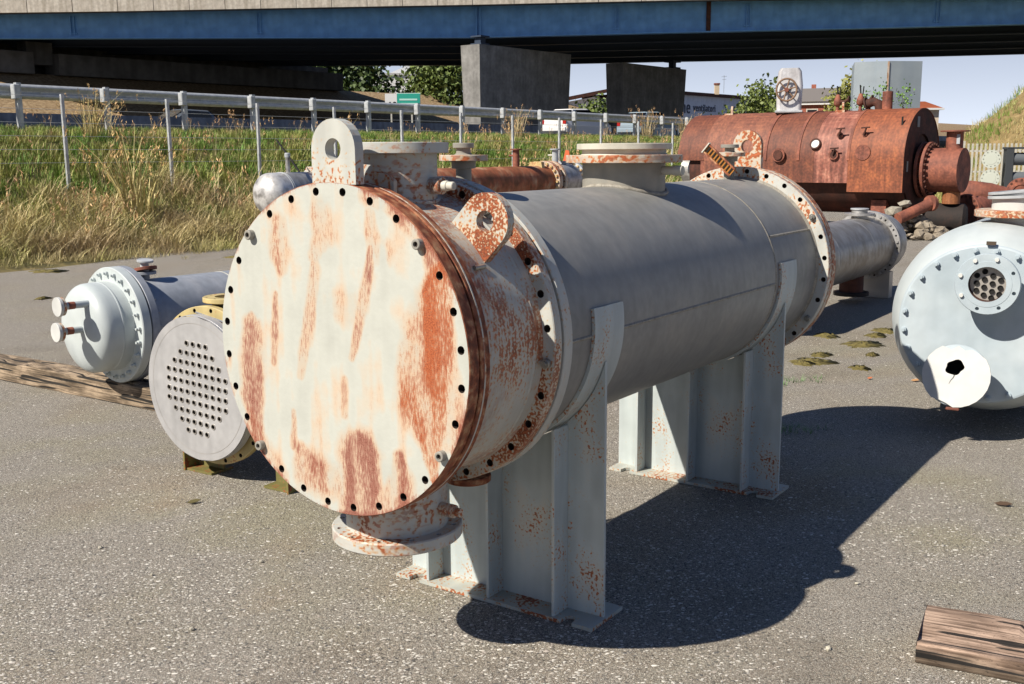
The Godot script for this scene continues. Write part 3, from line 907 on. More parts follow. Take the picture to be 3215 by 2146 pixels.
func pier(called: String, label: String, at: Vector3, L: float, top: float, w: float) -> void:
	var t := thing(called, label, "bridge pier", at, HW)
	var m := MB.new()
	var q := []
	# local x along the wall, z = -across
	for s in [0, 1]:
		for k in [[0, 0], [1, 0], [1, 1], [0, 1]]:
			var y: float = 2.2 if k[1] == 0 else top
			var x: float = (0.15 if k[1] == 0 else 0.0) if s == 0 else (L - 0.25 if k[1] == 0 else L)
			var z: float = w * (0.42 if k[1] == 0 else 0.5) * (1 if k[0] == 0 else -1)
			q.append(Vector3(x, y, z))
	hexa(m, q, Vector3(0, 0, -1))
	obj("wall", m, M.concrete, t)
	# lines left by the shuttering boards, proud by a few millimetres
	for i in 9:
		var y := 2.9 + i * 0.46
		if y > top - 0.2: break
		var f := (y - 2.2) / (top - 2.2)
		var b := MB.new()
		b.box(Vector3(L * 0.5 - 0.02, y, w * lerpf(0.42, 0.5, f) + 0.003), Vector3(L - 0.4, 0.02, 0.012))
		obj("board_mark", b, M.concrete, t)

# ------------------------------------------------------------------ far things
func text_mesh(s: String, size: float, depth := 0.02) -> TextMesh:
	var t := TextMesh.new()
	var f := SystemFont.new()
	f.font_names = PackedStringArray(["Droid Sans"])
	f.font_weight = 700
	t.font = f
	t.text = s; t.font_size = 64; t.pixel_size = size / 64.0; t.depth = depth
	t.horizontal_alignment = HORIZONTAL_ALIGNMENT_LEFT
	return t

func quad_box(parent: Node3D, called: String, ctr: Vector3, size: Vector3, m: Material, bv := 0.0) -> MeshInstance3D:
	var b := MB.new()
	b.box(Vector3.ZERO, size, Transform3D(), bv)
	var o := obj(called, b, m, parent)
	o.position = ctr
	return o

func make_far_things() -> void:
	# road sign in the median
	var t := thing("road_sign", "white and green motorway sign on two white legs beyond the guardrail", "sign", Vector3(-5.02, 2.3, -50.0), 6.0)
	quad_box(t, "white_panel", Vector3(-0.5, 1.72, 0), Vector3(0.55, 0.74, 0.03), plain(Color(0.85, 0.85, 0.84)))
	quad_box(t, "green_panel", Vector3(0.31, 1.70, 0), Vector3(1.05, 0.78, 0.03), plain(Color(0.16, 0.62, 0.54)))
	quad_box(t, "green_border", Vector3(0.31, 1.70, -0.01), Vector3(1.10, 0.83, 0.02), plain(Color(0.8, 0.85, 0.83)))
	for k in [-0.5, 0.45]: quad_box(t, "leg", Vector3(k, 0.55, -0.05), Vector3(0.07, 1.7, 0.05), M.lightgrey)
	var tx := obj("number", text_mesh("10", 0.42, 0.01), plain(Color(0.08, 0.08, 0.09)), t)
	tx.position = Vector3(-0.68, 1.56, 0.022)
	for k in 2: # the two lines of small white lettering cannot be read; they are pale strips
		quad_box(t, "lettering", Vector3(0.3, 1.82 - 0.2 * k, 0.02), Vector3(0.82 - 0.1 * k, 0.08, 0.006), plain(Color(0.72, 0.86, 0.82)))
	# white building between the trees
	t = thing("white_building", "plain white building with a raised roof corner seen between the two dark trees", "building", Vector3(-11.8, 2.4, -118.0), 8.0)
	quad_box(t, "wall", Vector3(0, 3.7, 0), Vector3(6.5, 7.4, 7.0), plain(Color(0.86, 0.86, 0.86), 0.8))
	quad_box(t, "roof", Vector3(0.0, 7.5, 0), Vector3(6.8, 0.25, 7.3), plain(Color(0.7, 0.7, 0.7), 0.8))
	var b := MB.new()
	b.prism([Vector2(-1.6, 0.0), Vector2(1.4, 0.0), Vector2(1.1, 0.95), Vector2(0.7, 1.0)], -2.0, 2.0)
	var ro := obj("roof_light", b, plain(Color(0.82, 0.83, 0.84), 0.7), t)
	ro.position = Vector3(0.2, 7.63, 1.0)
	for k in 3: quad_box(t, "window", Vector3(-2.0 + 2.0 * k, 2.2, 3.51), Vector3(1.1, 1.3, 0.04), M.glass)
	# low shed between the piers
	t = thing("white_shed", "white shed with a sloping brown roof edge between the two piers", "shed", Vector3(5.9, 2.4, -101.0), 12.0)
	b = MB.new()
	b.prism([Vector2(-4.5, 0), Vector2(2.0, 0), Vector2(1.6, 4.3), Vector2(-4.5, 3.2)], -3.0, 3.0)
	obj("wall", b, plain(Color(0.85, 0.85, 0.84), 0.8), t)
	b = MB.new()
	b.prism([Vector2(-4.8, 3.18), Vector2(2.5, 4.62), Vector2(2.5, 4.95), Vector2(-4.8, 3.55)], -3.3, 3.3)
	obj("roof", b, M.rustdark, t)
	quad_box(t, "door", Vector3(-2.5, 1.1, 3.01), Vector3(1.1, 2.2, 0.05), M.glass)
	# fan works with lettering
	t = thing("works_building", "pale blue works hall with ventilatori lettering and a dark roof edge", "building", Vector3(14.75, 2.4, -95.0), 50.0)
	var bl := mat(mottled(Color(0.70, 0.73, 0.78), Color(0.74, 0.77, 0.82), Color(0.77, 0.8, 0.84), 101, 0.01, 0.4, 256, 0.03), 0.7, 0.0, 0.3)
	quad_box(t, "wall", Vector3(10.0, 2.1, -5.0), Vector3(20.0, 4.2, 10.0), bl)
	quad_box(t, "roof_edge", Vector3(10.0, 4.34, -5.0), Vector3(20.5, 0.28, 10.6), M.rustdark)
	quad_box(t, "corner_trim", Vector3(-0.02, 2.1, 0.02), Vector3(0.22, 4.2, 0.1), M.lightgrey)
	for k in 6:
		var w := quad_box(t, "window", Vector3(1.6 + 2.9 * k, 1.0, 0.02), Vector3(1.2, 1.3, 0.06), M.black)
		quad_box(w, "pane", Vector3(0, 0, 0.035), Vector3(1.05, 1.15, 0.02), M.glass)
	var navy := plain(Color(0.10, 0.16, 0.26), 0.6)
	var tm := obj("lettering", text_mesh("me", 1.35, 0.03), navy, t)
	tm.position = Vector3(0.12, 3.1, 0.02)
	tm = obj("lettering", text_mesh("ventilatori", 0.80, 0.03), navy, t)
	tm.position = Vector3(2.6, 3.12, 0.02)
	t = thing("chimney", "small cream chimney with a cap on the works hall roof", "chimney", Vector3(19.0, 6.9, -99.5), 0.0)
	quad_box(t, "stack", Vector3(0, 0.35, 0), Vector3(0.4, 0.9, 0.4), plain(Color(0.75, 0.68, 0.58), 0.8))
	quad_box(t, "cap", Vector3(0, 0.85, 0), Vector3(0.5, 0.14, 0.5), M.rustplain)
	var an := MB.new()
	an.tube([Vector3(0, 0, 0), Vector3(0, 1.6, 0)], 0.018, 5)
	an.tube([Vector3(-0.25, 1.45, 0), Vector3(0.25, 1.5, 0)], 0.012, 4)
	an.tube([Vector3(-0.18, 1.2, 0), Vector3(0.18, 1.22, 0)], 0.012, 4)
	var ao := obj("aerial", an, M.steel)
	ao.position = Vector3(19.55, 6.9, -99.0)
	tag(ao, "thin television aerial on the works hall roof left of the chimney", "aerial")
	# brick house behind the boiler
	t = thing("brick_house", "red brick house with a shallow grey roof and white eaves behind the rusty boiler", "house", Vector3(44.0, 2.4, -145.0), -17.0)
	var brick := mat(mottled(Color(0.50, 0.27, 0.21), Color(0.58, 0.33, 0.26), Color(0.62, 0.38, 0.3), 103, 0.03, 0.0, 256, 0.15), 0.85, 0.0, 0.4)
	quad_box(t, "wall", Vector3(0, 2.6, 0), Vector3(9.5, 5.4, 8.0), brick)
	quad_box(t, "eaves", Vector3(0, 5.4, 0), Vector3(10.3, 0.4, 8.8), plain(Color(0.84, 0.84, 0.83), 0.7))
	b = MB.new()
	b.prism([Vector2(-4.6, 0), Vector2(4.6, 0), Vector2(0.6, 1.9), Vector2(-0.6, 1.9)], -5.0, 5.0, Transform3D(Basis(Vector3.UP, PI / 2), Vector3.ZERO))
	ro = obj("roof", b, plain(Color(0.42, 0.40, 0.39), 0.85), t)
	ro.position = Vector3(0, 5.6, 0)
	quad_box(ro, "chimney", Vector3(1.6, 1.9, 0.3), Vector3(0.7, 1.2, 0.7), brick)
	quad_box(ro, "chimney", Vector3(-3.2, 1.8, -0.4), Vector3(0.6, 1.3, 0.6), brick)
	for k in [-3.2, -0.4, 2.8]:
		var w := quad_box(t, "window", Vector3(k, 3.5, 4.01), Vector3(1.5, 2.4, 0.05), M.lightgrey)
		quad_box(w, "pane", Vector3(0, 0, 0.03), Vector3(1.2, 2.1, 0.03), M.glass)
	quad_box(t, "balcony", Vector3(-0.4, 1.6, 4.4), Vector3(4.0, 1.6, 0.8), plain(Color(0.83, 0.83, 0.82), 0.7))
	# low house by the hill
	t = thing("low_house", "low house with an orange tiled roof and white eaves just behind the boiler end", "house", Vector3(35.0, 2.4, -95.0), 0.0)
	quad_box(t, "wall", Vector3(0, 1.35, -2), Vector3(5.2, 2.7, 5.0), plain(Color(0.8, 0.74, 0.66), 0.8))
	quad_box(t, "eaves", Vector3(0, 2.78, -2), Vector3(5.8, 0.16, 5.8), plain(Color(0.84, 0.84, 0.83), 0.7))
	b = MB.new()
	b.prism([Vector2(-2.8, 0), Vector2(2.8, 0), Vector2(1.2, 0.55), Vector2(-1.2, 0.55)], -2.8, 2.8)
	ro = obj("roof", b, plain(Color(0.66, 0.36, 0.24), 0.85), t)
	ro.position = Vector3(0, 2.87, -2)
	# big sheet metal box standing in the yard
	t = thing("sheet_metal_tower", "tall plain grey sheet metal tower with one rusty corner behind the boiler", "tower", Vector3(12.85, 0, -37.0), -13.0)
	var bluegrey := mat(mottled(Color(0.50, 0.55, 0.59), Color(0.55, 0.59, 0.62), Color(0.585, 0.62, 0.64), 105, 0.004, 0.5, 256, 0.03), 0.55, 0.1, 0.3)
	b = MB.new()
	var cr := [Vector2(-1.08, 0.20), Vector2(0.0, 0.42), Vector2(1.14, -0.05), Vector2(0.95, -1.9), Vector2(-1.0, -1.8)]
	var names := ["side_panel", "front_panel", "side_panel", "back_panel", "side_panel"]
	for i in 5:
		var p0: Vector2 = cr[i]; var p1: Vector2 = cr[(i + 1) % 5]
		var m := MB.new()
		var d := p1 - p0
		var nn := Vector3(-d.y, 0, d.x).normalized() * -1.0
		if nn.dot(Vector3(p0.x, 0, p0.y + 0.8)) < 0: nn = -nn
		m.face([Vector3(p0.x, 0.0, p0.y), Vector3(p1.x, 0.0, p1.y), Vector3(p1.x, 4.62, p1.y), Vector3(p0.x, 4.62, p0.y)], nn)
		m.face([Vector3(p0.x, 0.0, p0.y) - nn * 0.04, Vector3(p1.x, 0.0, p1.y) - nn * 0.04, Vector3(p1.x, 4.62, p1.y) - nn * 0.04, Vector3(p0.x, 4.62, p0.y) - nn * 0.04], -nn)
		obj(names[i], m, bluegrey, t)
	var cap := MB.new()
	cap.face([Vector3(-1.08, 4.6, 0.2), Vector3(0, 4.6, 0.42), Vector3(1.14, 4.6, -0.05), Vector3(0.95, 4.6, -1.9), Vector3(-1.0, 4.6, -1.8)], Vector3.UP)
	obj("top_panel", cap, bluegrey, t)
	quad_box(t, "corner_strip", Vector3(0.0, 2.3, 0.43), Vector3(0.06, 4.6, 0.03), mat(mottled(Color(0.5, 0.38, 0.28), Color(0.62, 0.5, 0.4), Color(0.66, 0.66, 0.66), 106, 0.02, 0.8, 256), 0.8))
	# cars on the motorway
	car("white hatchback with red rear lamps passing behind the grass right of the near pier", M.carwhite, hw(39.5, 2.26, 27.9), HW)
	car("pale blue saloon car passing in front of the dark pier", M.carblue, hw(45.0, 2.26, 27.5), HW)
	car("dark grey car in the bridge shadow behind the tall reeds at left", M.cargrey, hw(26.9, 2.26, 39.6), HW + 180.0)
	# green mound at the right
	var hill := MB.new()
	var nz := FastNoiseLite.new()
	nz.seed = 31; nz.frequency = 0.12; nz.fractal_octaves = 3
	var prev := []
	for i in 41:
		var row := []
		for j in 41:
			var x := 13.5 + i * 0.65; var z := -31.0 - j * 0.65
			row.append(hill.p(Vector3(x, mound(x, z, nz), z), Vector3.UP))
		if prev.size():
			for j in 40: hill.quad(prev[j], prev[j + 1], row[j + 1], row[j])
		prev = row
	for i in hill.n.size():
		var q := hill.v[i]
		hill.n[i] = Vector3(mound(q.x - 0.3, q.z, nz) - mound(q.x + 0.3, q.z, nz), 0.6, mound(q.x, q.z - 0.3, nz) - mound(q.x, q.z + 0.3, nz)).normalized()
	struct("hill", hill, mat(mottled(Color(0.42, 0.36, 0.22), Color(0.50, 0.43, 0.28), Color(0.56, 0.48, 0.34), 107, 0.02, 0.0, 256, 0.2), 0.95, 0.0, 0.4))
	# pale palisade fence in front of it
	var pf := thing("palisade_fence", "pale steel palisade fence at the foot of the grassy mound", "fence", Vector3(12.7, 0, -30.0), -8.0)
	var slat := MB.new()
	slat.box(Vector3(0, 0.95, 0), Vector3(0.055, 1.75, 0.012))
	var slm := slat.mesh()
	for i in 60:
		var o := obj("slat", slm, M.lightgrey, pf)
		o.position = Vector3(i * 0.115, 0, 0)
	for y in [0.45, 1.05, 1.62]: quad_box(pf, "bar", Vector3(3.4, y, -0.03), Vector3(7.0, 0.05, 0.04), M.lightgrey)
	for i in 4: quad_box(pf, "post", Vector3(i * 2.25, 0.95, -0.06), Vector3(0.08, 1.9, 0.06), M.lightgrey)

var mound_c := Vector2(25.5, -46.0)
func mound(x: float, z: float, nz: FastNoiseLite) -> float:
	var d := Vector2((x - 25.5) / 9.5, (z + 45.0) / 10.5).length()
	return maxf(-0.1, 5.6 * (1.0 - smoothstep(0.05, 1.05, d)) + nz.get_noise_2d(x * 2.0, z * 2.0) * 0.35 * clampf(1.2 - d, 0, 1) - 0.08)

func car(label: String, paint: Material, at: Vector3, yaw: float) -> void:
	var t := thing("passing_car", label, "car", at, yaw, "cars on the motorway")
	t.scale = Vector3.ONE * 0.9
	# local x is forward; the body is a stack of cross sections along x
	var secs := [[-2.0, 0.45, 0.72, 0.74], [-1.97, 0.3, 0.9, 0.8], [-1.6, 0.25, 0.93, 0.85], [-0.4, 0.22, 0.93, 0.87], [0.8, 0.22, 0.92, 0.87], [1.7, 0.25, 0.82, 0.82], [2.0, 0.32, 0.66, 0.72]]
	var b := MB.new()
	sections(b, secs)
	obj("body", b, paint, t)
	b = MB.new()
	sections(b, [[-1.75, 0.88, 0.95, 0.74], [-1.2, 0.9, 1.42, 0.66], [0.1, 0.9, 1.46, 0.65], [1.0, 0.9, 0.96, 0.72]])
	var cabin := obj("cabin", b, paint, t)
	for s in [-1.0, 1.0]:
		b = MB.new()
		b.face([Vector3(-1.35, 0.97, s * 0.755), Vector3(0.72, 0.97, s * 0.755), Vector3(0.05, 1.38, s * 0.69), Vector3(-1.08, 1.36, s * 0.69)], Vector3(0, 0.1, s).normalized())
		obj("side_window", b, M.glass, t)
	b = MB.new()
	b.face([Vector3(-1.76, 0.98, -0.66), Vector3(-1.76, 0.98, 0.66), Vector3(-1.27, 1.37, 0.58), Vector3(-1.27, 1.37, -0.58)], Vector3(-0.8, 0.6, 0).normalized())
	obj("rear_window", b, M.glass, t)
	b = MB.new()
	b.face([Vector3(1.06, 0.97, -0.66), Vector3(1.06, 0.97, 0.66), Vector3(0.2, 1.42, 0.58), Vector3(0.2, 1.42, -0.58)], Vector3(0.5, 0.85, 0).normalized())
	obj("windscreen", b, M.glass, t)
	for s in [-0.66, 0.66]:
		quad_box(t, "rear_lamp", Vector3(-1.985, 0.78, s), Vector3(0.06, 0.2, 0.2), M.redlamp, 0.01)
		quad_box(t, "headlamp", Vector3(1.9, 0.62, s * 0.85), Vector3(0.14, 0.13, 0.3), M.lightgrey, 0.02)
	quad_box(t, "rear_bumper", Vector3(-2.02, 0.45, 0), Vector3(0.1, 0.2, 1.5), paint, 0.03)
	for x in [-1.25, 1.3]:
		for s in [-0.74, 0.74]:
			b = MB.new()
			b.ring(-0.1, 0.1, 0.17, 0.31, Transform3D(), 20, 0.02)
			var w := obj("wheel", b, M.tyre, t)
			w.position = Vector3(x, 0.31, s)
			b = MB.new()
			b.ring(-0.08, 0.08, 0.0, 0.18, Transform3D(), 14, 0.02)
			obj("rim", b, M.steel, w)

func sections(b: MB, secs: Array) -> void: # x, low, high, half width
	var prev := []
	for i in secs.size():
		var s: Array = secs[i]
		var pts := []
		var hh: float = s[2] - s[1]
		for k in [[-1.0, 0.0], [-1.0, 0.55], [-0.9, 0.9], [-0.7, 1.0], [0.7, 1.0], [0.9, 0.9], [1.0, 0.55], [1.0, 0.0]]:
			pts.append(Vector3(s[0], s[1] + hh * k[1], s[3] * k[0]))
		if prev.size():
			for k in 8:
				var j := (k + 1) % 8
				var mid: Vector3 = (pts[k] + pts[j]) * 0.5 - Vector3(s[0], s[1] + hh * 0.4, 0)
				var nn: Vector3 = (pts[j] - pts[k]).cross(prev[k] - pts[k]).normalized()
				if nn.dot(mid) < 0: nn = -nn
				b.face([prev[k], prev[j], pts[j], pts[k]], nn)
		if i == 0: b.face(pts, Vector3(-1, 0, 0))
		if i == secs.size() - 1: b.face(pts, Vector3(1, 0, 0))
		prev = pts

# ------------------------------------------------------------------ plants
func leafy(blobs: Array, count: int, leaf: float, c0: Color, c1: Color, seed_: int) -> ArrayMesh:
	var r := RandomNumberGenerator.new()
	r.seed = seed_
	var m := MB.new()
	var tot := 0.0
	for q in blobs: tot += q[1].x * q[1].y
	for q in blobs:
		var k := int(count * q[1].x * q[1].y / tot)
		# leaves gather in sprays
		for s in k / 7:
			var d := Vector3(r.randfn(), r.randfn(), r.randfn()).normalized()
			var ctr: Vector3 = q[0] + d * q[1] * pow(r.randf(), 0.35) * r.randf_range(0.86, 1.1)
			var tone := r.randf()
			for l in 7:
				var o := ctr + Vector3(r.randfn(), r.randfn() * 0.7, r.randfn()) * leaf * 1.3
				var ax := Vector3(r.randfn(), r.randfn() - 0.4, r.randfn()).normalized()
				var sd := ax.cross(Vector3(r.randfn(), r.randfn(), r.randfn())).normalized()
				var nn := sd.cross(ax).normalized()
				if nn.y < 0: nn = -nn
				var L := leaf * r.randf_range(0.6, 1.3); var W := L * 0.36
				var col := c0.lerp(c1, clampf(tone * 0.7 + r.randf() * 0.4, 0, 1))
				m.face([o - ax * L * 0.5, o + sd * W, o + ax * L * 0.5, o - sd * W], nn, col)
	return m.mesh()

func tree(called: String, label: String, cat: String, at: Vector3, blobs: Array, trunk_h: float, trunk_r: float, count: int, leaf: float, c0: Color, c1: Color, seed_: int, group := "") -> Node3D:
	var t := thing(called, label, cat, at, 0.0, group)
	var m := MB.new()
	m.tube([Vector3(0, -0.1, 0), Vector3(0.05, trunk_h * 0.5, 0.02), Vector3(0, trunk_h, 0)], trunk_r, 8, true, trunk_r * 0.55)
	for q in blobs:
		m.tube([Vector3(0, trunk_h * 0.75, 0), (Vector3(0, trunk_h, 0) + q[0]) * 0.5, q[0]], trunk_r * 0.35, 5, false, trunk_r * 0.1)
	obj("trunk", m, M.bark, t)
	obj("crown", leafy(blobs, count, leaf, c0, c1, seed_), M.leaf, t)
	return t

func V(x: float, y: float, z: float) -> Vector3:
	return Vector3(x, y, z)

func make_vegetation() -> void:
	var dk0 := Color(0.022, 0.042, 0.012); var dk1 := Color(0.075, 0.12, 0.03)
	var md0 := Color(0.05, 0.085, 0.02); var md1 := Color(0.16, 0.21, 0.05)
	tree("broad_tree", "wide dark green tree under the bridge left of the white building", "tree", V(-14.2, 2.4, -85), [[V(-3.6, 3.4, 0), V(2.6, 3.4, 2)], [V(0.2, 3.6, 0), V(3.2, 3.9, 2.4)], [V(3.3, 3.3, 0.4), V(2.3, 3.2, 2)], [V(1.2, 6.2, 0), V(2.8, 2.2, 2)], [V(-2.0, 6.2, 0), V(2.4, 1.8, 2)]], 3.0, 0.28, 9000, 0.42, dk0, dk1, 301)
	tree("broad_tree", "rounder green tree between the white building and the near pier", "tree", V(-5.6, 2.4, -85), [[V(0, 3.4, 0), V(2.5, 3.4, 2)], [V(-1.1, 5.4, 0), V(1.6, 1.8, 1.5)], [V(0.9, 5.5, 0.2), V(1.7, 1.9, 1.5)], [V(1.3, 1.6, 0.6), V(1.7, 1.6, 1.4)]], 3.0, 0.22, 6500, 0.36, md0, md1, 302)
	tree("round_bush", "green bush between the white shed and the dark pier", "bush", V(6.0, 2.3, -84), [[V(0, 1.5, 0), V(1.3, 1.8, 1.2)], [V(0.9, 2.3, 0), V(1.0, 1.3, 1)]], 1.0, 0.1, 1800, 0.3, md0, md1, 303)
	tree("upright_bush", "tall green bush with a pointed top behind the left of the boiler", "bush", V(8.5, 1.4, -38.0), [[V(-0.95, 0.75, 0), V(0.75, 0.75, 0.7)], [V(-0.5, 1.0, 0.1), V(0.6, 0.8, 0.6)], [V(0.45, 1.05, 0), V(0.9, 1.2, 0.8)], [V(0.25, 2.0, 0), V(0.55, 1.0, 0.5)], [V(0.7, 1.6, 0.2), V(0.55, 0.9, 0.5)], [V(-0.35, 1.3, 0.2), V(0.5, 0.7, 0.5)]], 1.2, 0.06, 5200, 0.14, Color(0.045, 0.075, 0.015), Color(0.19, 0.23, 0.05), 304)
	tree("autumn_tree", "yellowish green tree partly hidden by the grey sheet metal tower", "tree", V(42.5, 2.4, -132), [[V(-1.2, 4.2, 0), V(2.4, 3.4, 2)], [V(1.0, 6.0, 0), V(2.5, 3.6, 2)], [V(2.2, 3.5, 0), V(2.2, 3.0, 2)]], 3.0, 0.25, 5000, 0.5, Color(0.13, 0.15, 0.03), Color(0.30, 0.29, 0.075), 305)
	# hedge that closes the distance below the far end of the bridge
	for q in [[-31.0, -100.0, 306], [-22.5, -104.0, 307]]:
		tree("broad_tree", ["dark tree in the shade behind the abutment, the farther left one", "dark tree in the shade behind the right end of the abutment"][int(q[2]) - 306], "tree", V(q[0], 2.4, q[1]), [[V(0, 3.0, 0), V(4.5, 3.0, 2.5)], [V(1.0, 5.0, 0), V(3.6, 2.6, 2.2)]], 3.0, 0.25, 2600, 0.5, dk0, dk1, q[2])
	grass()

func blade_tuft(seed_: int, k: int, hgt: float, spread: float, wid: float, lean: float, heads := false) -> ArrayMesh:
	var r := RandomNumberGenerator.new()
	r.seed = seed_
	var m := MB.new()
	for i in k:
		var a := r.randf() * TAU
		var b := Vector3(cos(a), 0, sin(a)) * spread * sqrt(r.randf())
		var dir := Vector3(cos(a + r.randfn() * 0.7), 0, sin(a + r.randfn() * 0.7))
		var h := hgt * r.randf_range(0.55, 1.1)
		var ln := lean * r.randf_range(0.3, 1.4)
		var sd := dir.cross(Vector3.UP).rotated(Vector3.UP, r.randfn() * 0.5)
		var shade := r.randf_range(0.75, 1.2)
		var col := Color(shade, shade, shade)
		var prev := []
		for j in 4:
			var t := j / 3.0
			var c := b + Vector3.UP * h * (t - 0.28 * ln * t * t) + dir * h * ln * t * t
			var w := wid * (1.0 - t * 0.85) * 0.5
			var nn := (dir * -1.0 + Vector3.UP * 0.6 * t + Vector3.UP * 0.3).normalized()
			var cur := [m.p(c - sd * w, nn, Vector2.ZERO, col), m.p(c + sd * w, nn, Vector2.ZERO, col)]
			if j > 0: m.quad(prev[0], prev[1], cur[1], cur[0])
			prev = cur
		if heads and i % 2 == 0: # a feathery seed head
			var c := b + Vector3.UP * h * (1.0 - 0.28 * ln) + dir * h * ln
			for l in 9:
				var o := c + Vector3(r.randfn() * 0.018, r.randf_range(-0.14, 0.05), r.randfn() * 0.018)
				var ax := (Vector3.UP + Vector3(r.randfn(), 0, r.randfn()) * 0.6).normalized() * 0.045
				var s2 := ax.cross(Vector3(r.randfn(), 0, r.randfn())).normalized() * 0.008
				m.face([o - ax, o + s2, o + ax, o - s2], s2.cross(ax).normalized() if s2.cross(ax).normalized().y > 0 else -s2.cross(ax).normalized(), Color(1.0, 0.78, 0.72))
	return m.mesh()

func scatter(called: String, mesh: ArrayMesh, xf: Array, cols: Array, label: String, cat: String) -> void:
	var mm := MultiMesh.new()
	mm.transform_format = MultiMesh.TRANSFORM_3D
	mm.use_colors = true
	mm.mesh = mesh
	mm.instance_count = xf.size()
	for i in xf.size():
		mm.set_instance_transform(i, xf[i])
		mm.set_instance_color(i, cols[i])
	var o := MultiMeshInstance3D.new()
	o.multimesh = mm
	o.material_override = M.grass
	o.name = numbered(called)
	add_child(o, true)
	tag(o, label, cat)
	o.set_meta("kind", "stuff")

func grass() -> void:
	var green := Color(0.135, 0.27, 0.035); var olive := Color(0.29, 0.30, 0.065); var dry := Color(0.64, 0.53, 0.27); var brown := Color(0.42, 0.30, 0.18)
	var nz := FastNoiseLite.new()
	nz.seed = 71; nz.frequency = 0.45; nz.fractal_octaves = 3
	var meshes := [blade_tuft(1, 18, 0.25, 0.15, 0.014, 0.6), blade_tuft(2, 18, 0.46, 0.17, 0.012, 0.9), blade_tuft(3, 14, 0.75, 0.14, 0.011, 0.55, true)]
	var xs := [[], [], []]; var cs := [[], [], []]
	var r := RandomNumberGenerator.new()
	r.seed = 5
	for i in 30000:
		var u := r.randf_range(1.0, 54.0)
		var p := r.randf_range(15.55, 22.6)
		if u > 30.0 and r.randf() < 0.35: continue
		var a := nz.get_noise_2d(u, p * 1.6)
		var low := clampf((18.7 - p) / 1.6 + a * 1.3, 0.0, 1.0)  # long dry grass at the foot
		var k := 0
		if r.randf() < low: k = 1
		var tall := clampf(a * 2.2 - 0.55, 0.0, 1.0)
		if r.randf() < 0.006 + tall * 0.03: k = 2
		if p > 21.0 and k == 2 and r.randf() < 0.5: k = 0
		var wet := clampf(0.5 + nz.get_noise_2d(u * 1.7 + 40.0, p * 2.0) * 1.6, 0.0, 1.0)
		var col := green.lerp(olive, wet)
		if k == 1: col = olive.lerp(dry, clampf(0.35 + wet * 0.75 + r.randfn() * 0.2, 0.0, 1.0)).lerp(brown, clampf(nz.get_noise_2d(u * 1.2 + 90.0, p * 1.2) * 1.6, 0.0, 0.7))
		if k == 2: col = dry.lerp(brown, r.randf() * 0.7)
		if k == 0 and r.randf() < 0.15: col = olive.lerp(dry, 0.6)
		col = col * r.randf_range(0.8, 1.2)
		var s := r.randf_range(0.7, 1.25)
		if p < 16.1: s *= 0.55
		if p > 20.3: s *= 0.75
		if p > 21.5: s *= 0.7
		var at := hw(u, bank(p) - 0.03, p)
		var bs := Basis(Vector3.UP, r.randf() * TAU) * Basis(Vector3.RIGHT, r.randfn() * 0.14)
		xs[k].append(Transform3D(bs.scaled(Vector3(s, s * r.randf_range(0.85, 1.2), s)), at)); cs[k].append(col)
	for i in 420: # a ragged fringe that creeps over the asphalt
		var u := r.randf_range(1.0, 40.0)
		var p := 15.75 - absf(r.randfn()) * 0.35
		if nz.get_noise_2d(u * 1.5, 3.0) < -0.05: p += 0.3
		var s := r.randf_range(0.2, 0.5)
		xs[0].append(Transform3D(Basis(Vector3.UP, r.randf() * TAU).scaled(Vector3(s * 1.3, s, s * 1.3)), hw(u, maxf(0.0, bank(p)) - 0.01, p)))
		cs[0].append(olive.lerp(dry, r.randf()) * r.randf_range(0.6, 1.0))
	scatter("grass", meshes[0], xs[0], cs[0], "short green grass covering the bank below the guardrail", "grass")
	scatter("long_grass", meshes[1], xs[1], cs[1], "long yellowing grass along the foot of the bank", "grass")
	scatter("seeding_grass", meshes[2], xs[2], cs[2], "dry brown grass stems with seed heads on the bank", "grass")
	# reed clumps that stand out
	var reed := blade_tuft(9, 90, 1.75, 0.32, 0.028, 0.42, true)
	var reed2 := blade_tuft(10, 80, 1.2, 0.45, 0.022, 0.6, true)
	var spots := [[10.9, 17.6, 1.05, "tall yellow reed clump leaning right at the foot of the bank", reed], [13.1, 17.0, 0.8, "broad straw coloured grass clump right of the tall reeds", reed2], [9.6, 16.9, 0.8, "brown grass clump at the left below the first fence post", reed2], [15.1, 16.9, 0.85, "dense dry grass clump left of the silver vessel end", reed2], [27.0, 21.4, 0.62, "straw coloured reed clump in front of the near pier", reed], [35.2, 21.6, 0.72, "purple brown reed clump behind the grey nozzle", reed], [37.8, 21.4, 0.65, "thin reed clump below the dark pier", reed], [12.1, 21.0, 0.62, "reed clump with seed heads in front of the dark grey car", reed]]
	var straw := M.grass.duplicate() as StandardMaterial3D
	straw.albedo_color = Color(0.55, 0.46, 0.20).linear_to_srgb()
	var tan_ := M.grass.duplicate() as StandardMaterial3D
	tan_.albedo_color = Color(0.50, 0.40, 0.22).linear_to_srgb()
	for q in spots:
		var mi := obj("grass_clump", q[4], straw if q[4] == reed and q[0] < 20.0 else tan_)
		mi.position = hw(q[0], bank(q[1]) - 0.05, q[1])
		mi.rotation.y = q[0]; mi.scale = Vector3.ONE * q[2]
		tag(mi, q[3], "grass clump")
	# weeds on the mound
	var xm := []; var cm := []
	var nh := FastNoiseLite.new()
	nh.seed = 31; nh.frequency = 0.12; nh.fractal_octaves = 3
